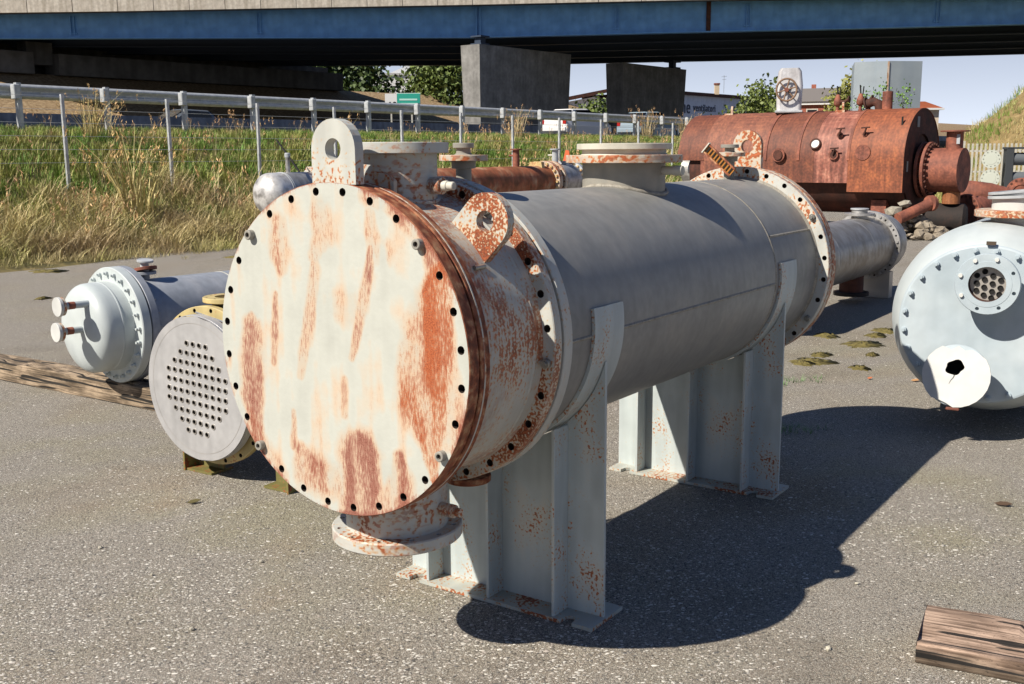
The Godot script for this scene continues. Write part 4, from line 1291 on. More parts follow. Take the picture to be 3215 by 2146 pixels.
	for i in 5200:
		var x := r.randf_range(14.5, 34.0); var z := r.randf_range(-56.0, -32.0)
		var h := mound(x, z, nh)
		if h < 0.02: continue
		var g := clampf(0.5 + nz.get_noise_2d(x * 0.6, z * 0.6) * 2.6, 0.0, 1.0)
		if g > 0.62 and r.randf() < 0.5: continue
		xm.append(Transform3D(Basis(Vector3.UP, r.randf() * TAU).scaled(Vector3.ONE * r.randf_range(0.8, 1.8)), Vector3(x, h - 0.04, z)))
		cm.append(green.lerp(olive, 0.25).lerp(dry, g * 0.9) * r.randf_range(0.85, 1.2))
	scatter("mound_grass", meshes[0], xm, cm, "patchy green and straw grass on the mound at right", "grass")
	xm = []; cm = []
	for i in 900: # rank grass behind the palisade
		var x := r.randf_range(11.4, 19.0); var z := r.randf_range(-33.0, -28.4)
		xm.append(Transform3D(Basis(Vector3.UP, r.randf() * TAU).scaled(Vector3.ONE * r.randf_range(0.9, 1.6)), Vector3(x, -0.02, z)))
		cm.append(olive.lerp(dry, r.randf() * 0.6) * r.randf_range(0.9, 1.3))
	scatter("weeds", meshes[1], xm, cm, "rank yellow green grass around the palisade fence", "grass")

# ------------------------------------------------------------------ vessels
func at_axis(y: float) -> Transform3D:
	return Transform3D(Basis(), Vector3(0, y, 0))

func upward(x: float, y: float, s: float, down := false) -> Transform3D: # s axis turned up (or down)
	return Transform3D(Basis(Vector3.RIGHT, -PI / 2 if down else PI / 2), Vector3(x, y, -s))

func hex_bolt(r: float, h: float, stud := 0.0) -> ArrayMesh:
	var b := MB.new()
	b.lathe([Vector2(0, 0.0001), Vector2(0, r * 0.92), Vector2(r * 0.1, r), Vector2(h, r)], Transform3D(), 6)
	if stud > 0.0: b.lathe([Vector2(-stud, 0.0001), Vector2(-stud, r * 0.55), Vector2(0, r * 0.55)], Transform3D(), 8)
	return b.mesh()

func bolt_circle(parent: Node3D, m: ArrayMesh, mt: Material, n: int, r: float, s: float, y: float, off := 0.0, back := false, skip := []) -> void:
	for i in n:
		if i in skip: continue
		var t := off + TAU * i / n
		var o := obj("bolt", m, mt, parent)
		o.position = Vector3(sin(t) * r, y + cos(t) * r, -s)
		if back: o.rotation.y = PI
		o.rotate_object_local(Vector3.BACK, t + i * 0.7)

var lining: MB
func flange(ri: float, ro: float, s0: float, s1: float, n: int, rb: float, rh: float, off: float, y: float, both := true) -> MB:
	var b := MB.new()
	lining = MB.new()
	var T := at_axis(y)
	b.hole_face(ri, ro - 0.003, s0, -1, n, rb, rh, off, T, (s1 - s0) * 0.49, 1.0, lining)
	if both: b.hole_face(ri, ro - 0.003, s1, 1, n, rb, rh, off, T, (s1 - s0) * 0.49, 1.0, lining)
	b.lathe([Vector2(s0, ro - 0.003), Vector2(s0 + 0.003, ro), Vector2(s1 - 0.003, ro), Vector2(s1, ro - 0.003)], T, 96)
	b.lathe([Vector2(s1, ri), Vector2(s0, ri)], T, 64)
	if not both: b.lathe([Vector2(s1, ro - 0.003), Vector2(s1, ri)], T, 96)
	return b

func put_flange(called: String, b: MB, mt: Material, parent: Node3D) -> MeshInstance3D:
	var o := obj(called, b, mt, parent)
	obj("shaded_bore", lining, M.holeshade, o if parent is Node3D and not parent.has_meta("deep") else parent)
	return o

# pipe wall that ends on a horizontal cylinder of radius R on the axis height ay: the foot follows the curve
func fitted_neck(b: MB, r: float, x: float, s: float, ytop: float, ay: float, R: float, down := false, seg := 48) -> void:
	var prev := []
	for j in seg + 1:
		var t := TAU * j / seg
		var o := Vector3(sin(t), 0, cos(t))
		var px := x + o.x * r
		var foot := sqrt(maxf(0.0, R * R - px * px)) - 0.012
		var yb := ay - foot if down else ay + foot
		var a := b.p(Vector3(px, ytop, -s + o.z * r), o)
		var c := b.p(Vector3(px, yb, -s + o.z * r), o)
		if j > 0: b.quad(prev[0], prev[1], c, a)
		prev = [a, c]

func weld_ring(b: MB, r: float, x: float, s: float, ay: float, R: float, th: float) -> void:
	var path := []
	for j in 49:
		var t := TAU * j / 48
		var px := x + sin(t) * r
		path.append(Vector3(px, ay + sqrt(maxf(0.0, R * R - px * px)) + th * 0.2, -s + cos(t) * r))
	b.tube(path, th, 6, false)

func lug_shape(hw_: float, base: float, hole: float) -> Array: # round-topped ear, base and hole measured up from 0
	var pts := [Vector2(-hw_, base), Vector2(-hw_, hole * 0.55 + base * 0.45)]
	pts.append_array(arc(Vector2(0, hole), hw_, -PI / 2, PI / 2, 14))
	pts.append(Vector2(hw_, hole * 0.55 + base * 0.45))
	pts.append(Vector2(hw_, base))
	return pts

func make_main_exchanger() -> void:
	var AY := 1.0772
	var H := thing("heat_exchanger", "big grey heat exchanger with a rust streaked white round end cover in the foreground", "heat exchanger", Vector3(-0.5315, 0, -3.1085), -34.787)
	var A := at_axis(AY)
	var hw28 := PI / 28.0
	# blind end cover with 28 open bolt holes
	var b := MB.new()
	lining = MB.new()
	b.hole_face(0.44, 0.5035, 0.0, -1, 28, 0.48, 0.0125, -hw28, A, 0.044, 0.5 / 0.506, lining)
	var ctr := b.p(A * Vector3.ZERO, Vector3(0, 0, 1), Vector2(0.5, 0.5))
	var rim := []
	for j in 169:
		var t := -hw28 * 2.0 + TAU * j / 168.0
		rim.append(b.p(A * Vector3(sin(t) * 0.44, cos(t) * 0.44, 0), Vector3(0, 0, 1), Vector2(0.5 + sin(t) * 0.44 * 0.5 / 0.506, 0.5 - cos(t) * 0.44 * 0.5 / 0.506)))
	for j in 168: b.tri(ctr, rim[j], rim[j + 1])
	var cover := put_flange("end_cover", b, M.cover, H)
	b = MB.new()
	b.lathe([Vector2(0.0, 0.5035), Vector2(0.0025, 0.506), Vector2(0.0435, 0.506), Vector2(0.046, 0.5035), Vector2(0.046, 0.3)], A, 112)
	obj("cover_edge", b, M.rim, cover)
	# four threaded sleeves left in the bolt holes
	var sl := MB.new()
	sl.lathe([Vector2(0.01, 0.0085), Vector2(-0.02, 0.0085), Vector2(-0.02, 0.0135), Vector2(-0.018, 0.0155), Vector2(0.002, 0.0155)], Transform3D(), 14)
	var slm := sl.mesh()
	var sb := MB.new()
	sb.lathe([Vector2(-0.012, 0.0), Vector2(-0.012, 0.0083)], Transform3D(), 12)
	var slb := sb.mesh()
	for q: int in [4, 25, 18, 10]:
		var t := -hw28 + TAU * q / 28.0
		var o := obj("bolt_sleeve", slm, M.greypaint, cover)
		obj("shaded_bore", slb, M.holeshade, o)
		o.position = Vector3(sin(t) * 0.48, AY + cos(t) * 0.48, 0)
	# gasket line and the channel's own flange
	b = MB.new()
	b.ring(0.047, 0.053, 0.3, 0.497, A, 96)
	obj("gasket", b, M.gasket, H)
	b = flange(0.43, 0.506, 0.054, 0.098, 28, 0.48, 0.0125, -hw28, AY)
	var cf := put_flange("channel_flange", b, M.rim, H)
	b = MB.new()
	b.ring(0.070, 0.076, 0.49, 0.5068, A, 112, 0.0005)
	obj("paint_band", b, M.flange, cf)
	# channel barrel with slightly raised seams
	b = MB.new()
	b.lathe([Vector2(0.09, 0.47), Vector2(0.118, 0.458), Vector2(0.40, 0.458), Vector2(0.43, 0.466)], A, 112, true)
	obj("channel_barrel", b, M.channel, H)
	b = MB.new()
	for s in [0.125, 0.397]:
		b.lathe([Vector2(s - 0.008, 0.457), Vector2(s - 0.004, 0.4615), Vector2(s + 0.004, 0.4615), Vector2(s + 0.008, 0.457)], A, 96, true)
	obj("weld_seam", b, M.channel, H)
	# rear channel flange with bolts against the shell flange
	b = flange(0.45, 0.509, 0.43, 0.472, 28, 0.4835, 0.0125, -hw28, AY)
	cf = put_flange("channel_flange", b, M.spots, H)
	b = MB.new()
	b.ring(0.474, 0.482, 0.40, 0.495, A, 96)
	obj("gasket", b, M.rustdark, H)
	b = flange(0.44, 0.511, 0.484, 0.532, 28, 0.4835, 0.0125, -hw28, AY)
	put_flange("shell_flange", b, M.flange, H)
	var bm := hex_bolt(0.0165, 0.016, 0.008)
	for q: int in [8, 3, 22]:
		var t := -hw28 + TAU * q / 28.0
		var o := obj("bolt", bm, M.steel, H)
		o.position = Vector3(sin(t) * 0.4835, AY + cos(t) * 0.4835, -0.414)
	var st := obj("bolt", hex_bolt(0.008, 0.05), M.steel, H)
	st.position = Vector3(0.462 * sin(0.98), AY + 0.462 * cos(0.98), -0.19)
	st.rotation = Vector3(0.0, 0.0, 0.0)
	# lifting lugs
	b = MB.new()
	b.plate(lug_shape(0.0865, 0.499, 0.6), Vector2(0, 0.6), 0.031, 0.001, 0.036, Transform3D(Basis(), Vector3(0.02, AY, 0)))
	obj("lifting_lug", b, M.lug, H)
	for sgn in [1.0, -1.0]:
		b = MB.new()
		b.plate(lug_shape(0.083, 0.445, 0.541), Vector2(0, 0.541), 0.031, 0.255, 0.287, A * Transform3D(Basis(Vector3.BACK, -sgn * deg_to_rad(44.0)), Vector3.ZERO))
		obj("lifting_lug", b, M.spots, H)
	b = MB.new()
	b.plate(lug_shape(0.078, 0.49, 0.615), Vector2(0, 0.61), 0.034, 3.066, 3.095, Transform3D(Basis(), Vector3(0.025, AY, 0)))
	obj("lifting_lug", b, M.rustflange, H)
	b = MB.new() # small stop lug beside the top one
	b.plate([Vector2(-0.05, 0.45), Vector2(0.028, 0.45), Vector2(0.03, 0.505), Vector2(0.012, 0.522), Vector2(-0.05, 0.535)], Vector2(-0.01, 0.49), 0.0, 0.155, 0.17, Transform3D(Basis(), Vector3(0.085, AY, 0)))
	obj("small_lug", b, M.rustflange, H)
	# top channel nozzle
	var N := group_part("channel_nozzle", H)
	b = MB.new()
	fitted_neck(b, 0.127, 0.015, 0.285, 1.668, AY, 0.458)
	obj("neck", b, M.nozzle, N)
	b = MB.new()
	b.ring(0.0, 0.034, 0.115, 0.163, upward(0.015, 1.663, 0.285), 64)
	obj("flange", b, M.nozzle, N)
	b = MB.new()
	weld_ring(b, 0.129, 0.015, 0.285, AY, 0.458, 0.008)
	obj("weld_seam", b, M.nozzle, N)
	# threaded coupling and plug on the nozzle's side
	b = MB.new()
	var CT := Transform3D(Basis(Vector3.UP, -PI / 2), Vector3(0.13, 1.565, -0.30))
	b.lathe([Vector2(0, 0.026), Vector2(0.055, 0.026), Vector2(0.056, 0.024), Vector2(0.056, 0.015)], CT, 20)
	var cp := obj("coupling", b, M.spots, N)
	b = MB.new()
	b.lathe([Vector2(0.05, 0.016), Vector2(0.075, 0.016), Vector2(0.078, 0.013), Vector2(0.098, 0.013), Vector2(0.10, 0.011), Vector2(0.10, 0.0)], CT, 14)
	obj("plug", b, M.lightgrey, cp)
	# bottom channel nozzle
	N = group_part("channel_nozzle", H)
	b = MB.new()
	fitted_neck(b, 0.168, -0.012, 0.275, 0.462, AY, 0.458, true)
	obj("neck", b, M.nozzle, N)
	b = MB.new()
	var DT := Transform3D(Basis(Vector3.RIGHT, -PI / 2), Vector3(-0.012, 0.462, -0.275))
	b.hole_face(0.15, 0.211, 0.0, -1, 12, 0.192, 0.0095, 0.1, DT, 0.04)
	b.hole_face(0.15, 0.211, 0.042, 1, 12, 0.192, 0.0095, 0.1, DT, 0.0)
	b.lathe([Vector2(0, 0.211), Vector2(0.004, 0.215), Vector2(0.038, 0.215), Vector2(0.042, 0.211)], DT, 72)
	b.lathe([Vector2(0.042, 0.15), Vector2(-0.1, 0.15)], DT, 48)
	obj("flange", b, M.flange, N)
	b = MB.new()
	CT = Transform3D(Basis(Vector3.UP, -PI / 2), Vector3(0.15, 0.53, -0.30))
	b.lathe([Vector2(0, 0.022), Vector2(0.06, 0.022), Vector2(0.061, 0.014), Vector2(0.085, 0.014), Vector2(0.085, 0.0)], CT, 18)
	obj("coupling", b, M.spots, N)
	# shell
	b = MB.new()
	b.lathe([Vector2(0.53, 0.445), Vector2(3.0, 0.445)], A, 128)
	obj("shell", b, M.shell, H)
	b = MB.new()
	b.lathe([Vector2(2.434, 0.4445), Vector2(2.438, 0.4475), Vector2(2.446, 0.4475), Vector2(2.45, 0.4445)], A, 128, true)
	var lw := []
	for k in 2:
		var t: float = [1.62, 1.12][k]
		var s0: float = [0.54, 2.45][k]; var s1: float = [2.43, 2.985][k]
		b.tube([A * Vector3(sin(t) * 0.4445, cos(t) * 0.4445, -s0), A * Vector3(sin(t) * 0.4445, cos(t) * 0.4445, -s1)], 0.006, 6, false)
	for s in [0.537, 2.994]:
		b.lathe([Vector2(s - 0.007, 0.455), Vector2(s, 0.452), Vector2(s + 0.007, 0.446)] if s < 1.0 else [Vector2(s - 0.008, 0.445), Vector2(s - 0.003, 0.450), Vector2(s + 0.004, 0.456)], A, 96, true)
	obj("weld_seam", b, M.weld, H)
	# rear flange pair and dished end behind it
	b = flange(0.44, 0.507, 3.0, 3.046, 28, 0.4855, 0.0125, 0.1159 + 0.0, AY)
	put_flange("shell_flange", b, M.flange, H)
	b = MB.new()
	b.ring(3.048, 3.055, 0.4, 0.496, A, 96)
	obj("gasket", b, M.rustdark, H)
	b = flange(0.44, 0.507, 3.057, 3.112, 28, 0.4855, 0.0125, 0.1159, AY)
	put_flange("rear_flange", b, M.rustflange, H)
	b = MB.new()
	var dp := [Vector2(3.112, 0.45), Vector2(3.2, 0.45)]
	for k in 9: dp.append(Vector2(3.2 + 0.14 * sin(k / 8.0 * PI / 2), 0.45 * cos(k / 8.0 * PI / 2)))
	b.lathe(dp, A, 64, true)
	obj("rear_head", b, M.channel, H)
	for q: int in [4, 9, 24]:
		var t := 0.1159 + TAU * q / 28.0
		var o := obj("bolt", bm, M.steel, H)
		o.position = Vector3(sin(t) * 0.4855, AY + cos(t) * 0.4855, -2.984)
	# top shell nozzle with a blind cover
	N = group_part("shell_nozzle", H)
	b = MB.new()
	fitted_neck(b, 0.177, 0.0, 1.78, 1.62, AY, 0.445)
	obj("neck", b, M.greypaint, N)
	b = MB.new()
	weld_ring(b, 0.181, 0.0, 1.78, AY, 0.445, 0.011)
	obj("weld_seam", b, M.weld, N)
	b = MB.new()
	b.ring(0, 0.033, 0.17, 0.248, upward(0, 1.618, 1.78), 80)
	obj("flange", b, M.rustflange, N)
	b = MB.new()
	b.lathe([Vector2(0.032, 0.186), Vector2(0.04, 0.179), Vector2(0.056, 0.179)], upward(0, 1.618, 1.78), 64)
	obj("cover_neck", b, M.lightgrey, N)
	b = MB.new()
	b.ring(0.055, 0.080, 0.0, 0.202, upward(0, 1.618, 1.78), 80)
	obj("cover", b, M.lightgrey, N)
	b = MB.new()
	CT = Transform3D(Basis(Vector3.UP, -PI / 2), Vector3(0.165, 1.585, -1.80))
	b.lathe([Vector2(0, 0.018), Vector2(0.06, 0.018), Vector2(0.061, 0.021), Vector2(0.10, 0.021), Vector2(0.102, 0.019), Vector2(0.102, 0.0)], CT, 20)
	obj("coupling", b, M.lightgrey, N)
	# the two small nozzles on top and the one below
	small_nozzle(H, 0.65, 1.0, false, AY)
	small_nozzle(H, 2.9, 0.95, false, AY)
	b = MB.new()
	N = group_part("drain_nozzle", H)
	fitted_neck(b, 0.032, 0.0, 0.65, 0.52, AY, 0.445, true, 24)
	obj("neck", b, M.greypaint, N)
	b = MB.new()
	b.ring(0, 0.024, 0.03, 0.082, upward(0, 0.53, 0.65, true), 40)
	obj("flange", b, M.rim, N)
	# rusty name plate bracket leaning against the rear flange
	b = MB.new()
	var BT := Transform3D(Basis(Vector3.BACK, 0.86), Vector3(-0.012, 1.618, -2.80))
	for x in [-0.022, 0.022]: b.box(Vector3(x, 0, 0), Vector3(0.008, 0.19, 0.01), BT)
	var br := obj("plate_bracket", b, M.rim, H)
	b = MB.new()
	b.box(Vector3(0, 0, -0.004), Vector3(0.04, 0.188, 0.003), BT)
	obj("name_plate", b, plain(Color(0.62, 0.40, 0.12), 0.6), br)
	for k in 9:
		b = MB.new()
		b.box(Vector3(0, -0.08 + 0.02 * k, 0.001), Vector3(0.030, 0.005 if k % 2 else 0.008, 0.003), BT)
		obj("stamped_line", b, M.black, br)
	b = MB.new()
	b.box(Vector3(0, 0.097, 0), Vector3(0.062, 0.006, 0.02), BT)
	obj("top_edge", b, M.lightgrey, br)
	# saddles
	saddle(H, 0.86, AY)
	saddle(H, 2.578, AY)

func small_nozzle(H: Node3D, s: float, k: float, down: bool, AY: float) -> void:
	var N := group_part("vent_nozzle", H)
	var b := MB.new()
	fitted_neck(b, 0.027, 0.0, s, 1.62, AY, 0.445, down, 24)
	obj("neck", b, M.greypaint, N)
	b = MB.new()
	b.lathe([Vector2(0, 0.027), Vector2(0.002, 0.041), Vector2(0.026, 0.042)], upward(0, 1.61, s), 32)
	obj("hub", b, M.greypaint, N)
	b = MB.new()
	b.ring(0, 0.021, 0.0, 0.083 * k, upward(0, 1.636, s), 48)
	obj("flange", b, M.rustflange, N)
	b = MB.new()
	b.lathe([Vector2(0, 0.034), Vector2(0.006, 0.025), Vector2(0.024, 0.024)], upward(0, 1.656, s), 32)
	b.ring(0.023, 0.041, 0.0, 0.036 if s < 1.0 else 0.046, upward(0, 1.656, s), 40)
	obj("cover", b, M.greypaint, N)

func saddle(H: Node3D, s: float, AY: float) -> void:
	var S := group_part("saddle", H)
	var w := 0.445
	# base plate with two slots at each end
	var b := MB.new()
	var out := [Vector2(-w, -0.11), Vector2(-0.375, -0.11), Vector2(-0.37, -0.07), Vector2(-0.35, -0.055), Vector2(-0.33, -0.07), Vector2(-0.325, -0.11), Vector2(0.325, -0.11), Vector2(0.33, -0.07), Vector2(0.35, -0.055), Vector2(0.37, -0.07), Vector2(0.375, -0.11), Vector2(w + 0.012, -0.11), Vector2(w + 0.012, 0.115), Vector2(-w, 0.115)]
	var tri := Geometry2D.triangulate_polygon(PackedVector2Array(out))
	for y in [0.002, 0.016]:
		var ids := []
		for q in out: ids.append(b.p(Vector3(q.x, y, -s - q.y), Vector3.UP if y > 0.01 else Vector3.DOWN))
		for i in range(0, tri.size(), 3): b.tri(ids[tri[i]], ids[tri[i + 1]], ids[tri[i + 2]])
	for i in out.size():
		var p0: Vector2 = out[i]; var p1: Vector2 = out[(i + 1) % out.size()]
		var nn := Vector3(p1.y - p0.y, 0, p1.x - p0.x).normalized()
		b.face([Vector3(p0.x, 0.002, -s - p0.y), Vector3(p1.x, 0.002, -s - p1.y), Vector3(p1.x, 0.016, -s - p1.y), Vector3(p0.x, 0.016, -s - p0.y)], nn)
	obj("base_plate", b, M.base, S)
	# web: straight outer edges, scooped top
	b = MB.new()
	var prevf := []; var prevb := []
	for i in 41:
		var x := lerpf(-w, w, i / 40.0)
		var y := AY - sqrt(maxf(0.0, 0.462 * 0.462 - x * x))
		var cf := [b.p(Vector3(x, 0.016, -s + 0.007), Vector3.BACK), b.p(Vector3(x, y, -s + 0.007), Vector3.BACK)]
		var cb := [b.p(Vector3(x, 0.016, -s - 0.007), Vector3.FORWARD), b.p(Vector3(x, y, -s - 0.007), Vector3.FORWARD)]
		if i > 0:
			b.quad(prevf[0], cf[0], cf[1], prevf[1]); b.quad(prevb[0], cb[0], cb[1], prevb[1])
		prevf = cf; prevb = cb
	for sg in [-1.0, 1.0]:
		var yt := AY - sqrt(0.462 * 0.462 - w * w)
		b.face([Vector3(sg * w, 0.016, -s + 0.007), Vector3(sg * w, 0.016, -s - 0.007), Vector3(sg * w, yt, -s - 0.007), Vector3(sg * w, yt, -s + 0.007)], Vector3(sg, 0, 0))
	obj("web_plate", b, M.saddle, S)
	for x in [-0.29, 0.0, 0.29]:
		for f in [-1.0, 1.0]:
			b = MB.new()
			var top := AY - sqrt(0.468 * 0.468 - x * x)
			b.box(Vector3(x, (top + 0.016) * 0.5, -s - f * 0.054), Vector3(0.012, top - 0.016, 0.093), Transform3D(), 0.001)
			obj("rib", b, M.saddle, S)
	# wear pad wrapped round the underside of the shell
	b = MB.new()
	var a0 := PI - 1.73; var a1 := PI + 1.73
	b.lathe([Vector2(s - 0.10, 0.446), Vector2(s - 0.10, 0.4585), Vector2(s + 0.10, 0.4585), Vector2(s + 0.10, 0.446)], at_axis(AY), 64, false, a0, a1)
	for t in [a0, a1]:
		var d := Vector3(sin(t), cos(t), 0)
		b.face([Vector3(0, AY, -s + 0.10) + d * 0.446, Vector3(0, AY, -s + 0.10) + d * 0.4585, Vector3(0, AY, -s - 0.10) + d * 0.4585, Vector3(0, AY, -s - 0.10) + d * 0.446], Vector3.UP)
	obj("wear_pad", b, M.saddle, S)
	# moss and grit caught on the base plate beside the middle rib

func make_neighbours() -> void:
	tube_sheet_vessel()
	dished_vessel()
	pale_vessel()
	silver_vessel()
	far_vessel()

func tube_sheet_vessel() -> void:
	var H := thing("tube_sheet_exchanger", "exchanger with a bare metal tube sheet full of holes and a yellow flange", "heat exchanger", Vector3(-1.608, 0, -5.25), -33.27)
	var AY := 0.488
	var R := 0.376
	var A := at_axis(AY) * Transform3D(Basis(Vector3.BACK, deg_to_rad(-3.26)), Vector3.ZERO)
	var px := 0.0471; var py := 0.051
	var counts := [4, 6, 8, 10, 10, 10, 10, 8, 6, 4]
	var b := MB.new()
	var F := Vector3(0, 0, 1)
	var ends := []
	for r in 10:
		var y0 := (4.5 - r) * py - py * 0.5
		var k: int = counts[r]
		for i in k:
			var cx := (i - (k - 1) * 0.5) * px
			var cy := (4.5 - r) * py
			var pts := []
			for q in [[-1, 1, 1, 1], [1, 1, 1, -1], [1, -1, -1, -1], [-1, -1, -1, 1]]:
				for j in 4: pts.append(Vector2(cx + lerpf(q[0], q[2], j / 4.0) * px * 0.5, cy + lerpf(q[1], q[3], j / 4.0) * py * 0.5))
			b.holed(pts, Vector2(cx, cy), 0.014, 0.0, -1, A)
			ends.append(Vector2(cx, cy))
		for j in 4:
			var ya := y0 + py * j / 4.0; var yb := ya + py / 4.0
			var xk := k * px * 0.5
			for sg in [-1.0, 1.0]:
				var xa := sqrt(R * R - ya * ya); var xb := sqrt(R * R - yb * yb)
				b.face([A * Vector3(sg * xk, ya, 0), A * Vector3(sg * xa, ya, 0), A * Vector3(sg * xb, yb, 0), A * Vector3(sg * xk, yb, 0)], F)
	for sg in [-1.0, 1.0]:
		for j in 8:
			var ya := lerpf(py * 5.0, R * 0.9999, j / 8.0); var yb := lerpf(py * 5.0, R * 0.9999, (j + 1) / 8.0)
			var xa := sqrt(R * R - ya * ya); var xb := sqrt(R * R - yb * yb)
			b.face([A * Vector3(-xa, sg * ya, 0), A * Vector3(xa, sg * ya, 0), A * Vector3(xb, sg * yb, 0), A * Vector3(-xb, sg * yb, 0)], F)
	b.lathe([Vector2(0, R), Vector2(0.014, R), Vector2(0.014, R + 0.002), Vector2(0.05, R + 0.004), Vector2(0.052, R)], A, 96)
	var sheet := obj("tube_sheet", b, M.machined, H)
	var tm := MB.new()
	tm.lathe([Vector2(0.0, 0.0152), Vector2(-0.004, 0.0146), Vector2(-0.004, 0.0122), Vector2(0.001, 0.0118)], Transform3D(), 16)
	var bo := MB.new()
	bo.lathe([Vector2(0.07, 0.0), Vector2(0.07, 0.0121), Vector2(-0.002, 0.0121)], Transform3D(), 16)
	var bom := bo.mesh()
	var tmm := tm.mesh()
	for q in ends:
		var o := obj("tube_end", tmm, M.tube, sheet)
		o.position = A * Vector3(q.x, q.y, 0)
		o = obj("tube_bore", bom, M.tubein, sheet)
		o.position = A * Vector3(q.x, q.y, 0)
	# a thin scored ring on the sheet
	b = MB.new()
	b.lathe([Vector2(-0.0012, 0.338), Vector2(-0.0012, 0.3395)], A, 96)
	obj("scored_ring", b, M.tube, sheet)
	b = MB.new()
	b.ring(0.052, 0.09, 0.3, 0.362, A, 64)
	obj("gasket_ring", b, M.rustdark, H)
	b = flange(0.30, 0.416, 0.085, 0.125, 20, 0.396, 0.0115, 0.157 - 0.06, AY)
	put_flange("flange", b, M.yellow, H)
	b = MB.new()
	b.lathe([Vector2(0.12, 0.335), Vector2(0.16, 0.31), Vector2(2.6, 0.31), Vector2(2.7, 0.2), Vector2(2.74, 0.0)], at_axis(AY), 64)
	obj("shell", b, M.palegrey, H)
	var N := group_part("top_nozzle", H)
	b = MB.new()
	fitted_neck(b, 0.085, 0.0, 0.24, 0.92, AY, 0.31, false, 32)
	obj("neck", b, M.olive, N)
	b = MB.new()
	b.hole_face(0.07, 0.128, 0.0, -1, 8, 0.108, 0.009, 0.2, upward(0, 0.912, 0.24), 0.024)
	b.hole_face(0.07, 0.128, 0.026, 1, 8, 0.108, 0.009, 0.2, upward(0, 0.912, 0.24), 0.024)
	b.lathe([Vector2(0, 0.128), Vector2(0.003, 0.131), Vector2(0.023, 0.131), Vector2(0.026, 0.128)], upward(0, 0.912, 0.24), 48)
	b.lathe([Vector2(0.026, 0.07), Vector2(-0.1, 0.07)], upward(0, 0.912, 0.24), 32)
	obj("flange", b, M.yellow, N)
	b = MB.new()
	b.box(Vector3(-0.02, 0.845, -0.15), Vector3(0.26, 0.006, 0.14), Transform3D(Basis(Vector3.BACK, -0.16), Vector3.ZERO).translated(Vector3(-0.06, 0.01, 0)))
	obj("loose_plate", b, M.palegrey, H)
	var S := group_part("saddle", H)
	for q in [[-0.23, -0.03, 0.12], [0.535, 0.36, 0.13]]:
		b = MB.new()
		b.box(Vector3(q[0], q[2] * 0.5 + 0.05, -0.16), Vector3(0.012, q[2] + 0.1, 0.17))
		obj("side_plate", b, M.olive, S)
		b = MB.new()
		b.plate([Vector2(q[0], 0.0), Vector2(q[1], 0.0), Vector2(q[1], 0.22), Vector2(q[0], 0.2)], Vector2((q[0] + q[1]) * 0.5, 0.1), 0.0, 0.17, 0.182)
		obj("web_plate", b, M.olive, S)
		b = MB.new()
		b.box(Vector3((q[0] + q[1]) * 0.5, 0.008, -0.16), Vector3(absf(q[0] - q[1]), 0.012, 0.15))
		obj("base_plate", b, M.olive, S)
	S = group_part("saddle", H)
	b = MB.new()
	b.box(Vector3(0, 0.12, -2.2), Vector3(0.6, 0.24, 0.15))
	obj("web_plate", b, M.olive, S)

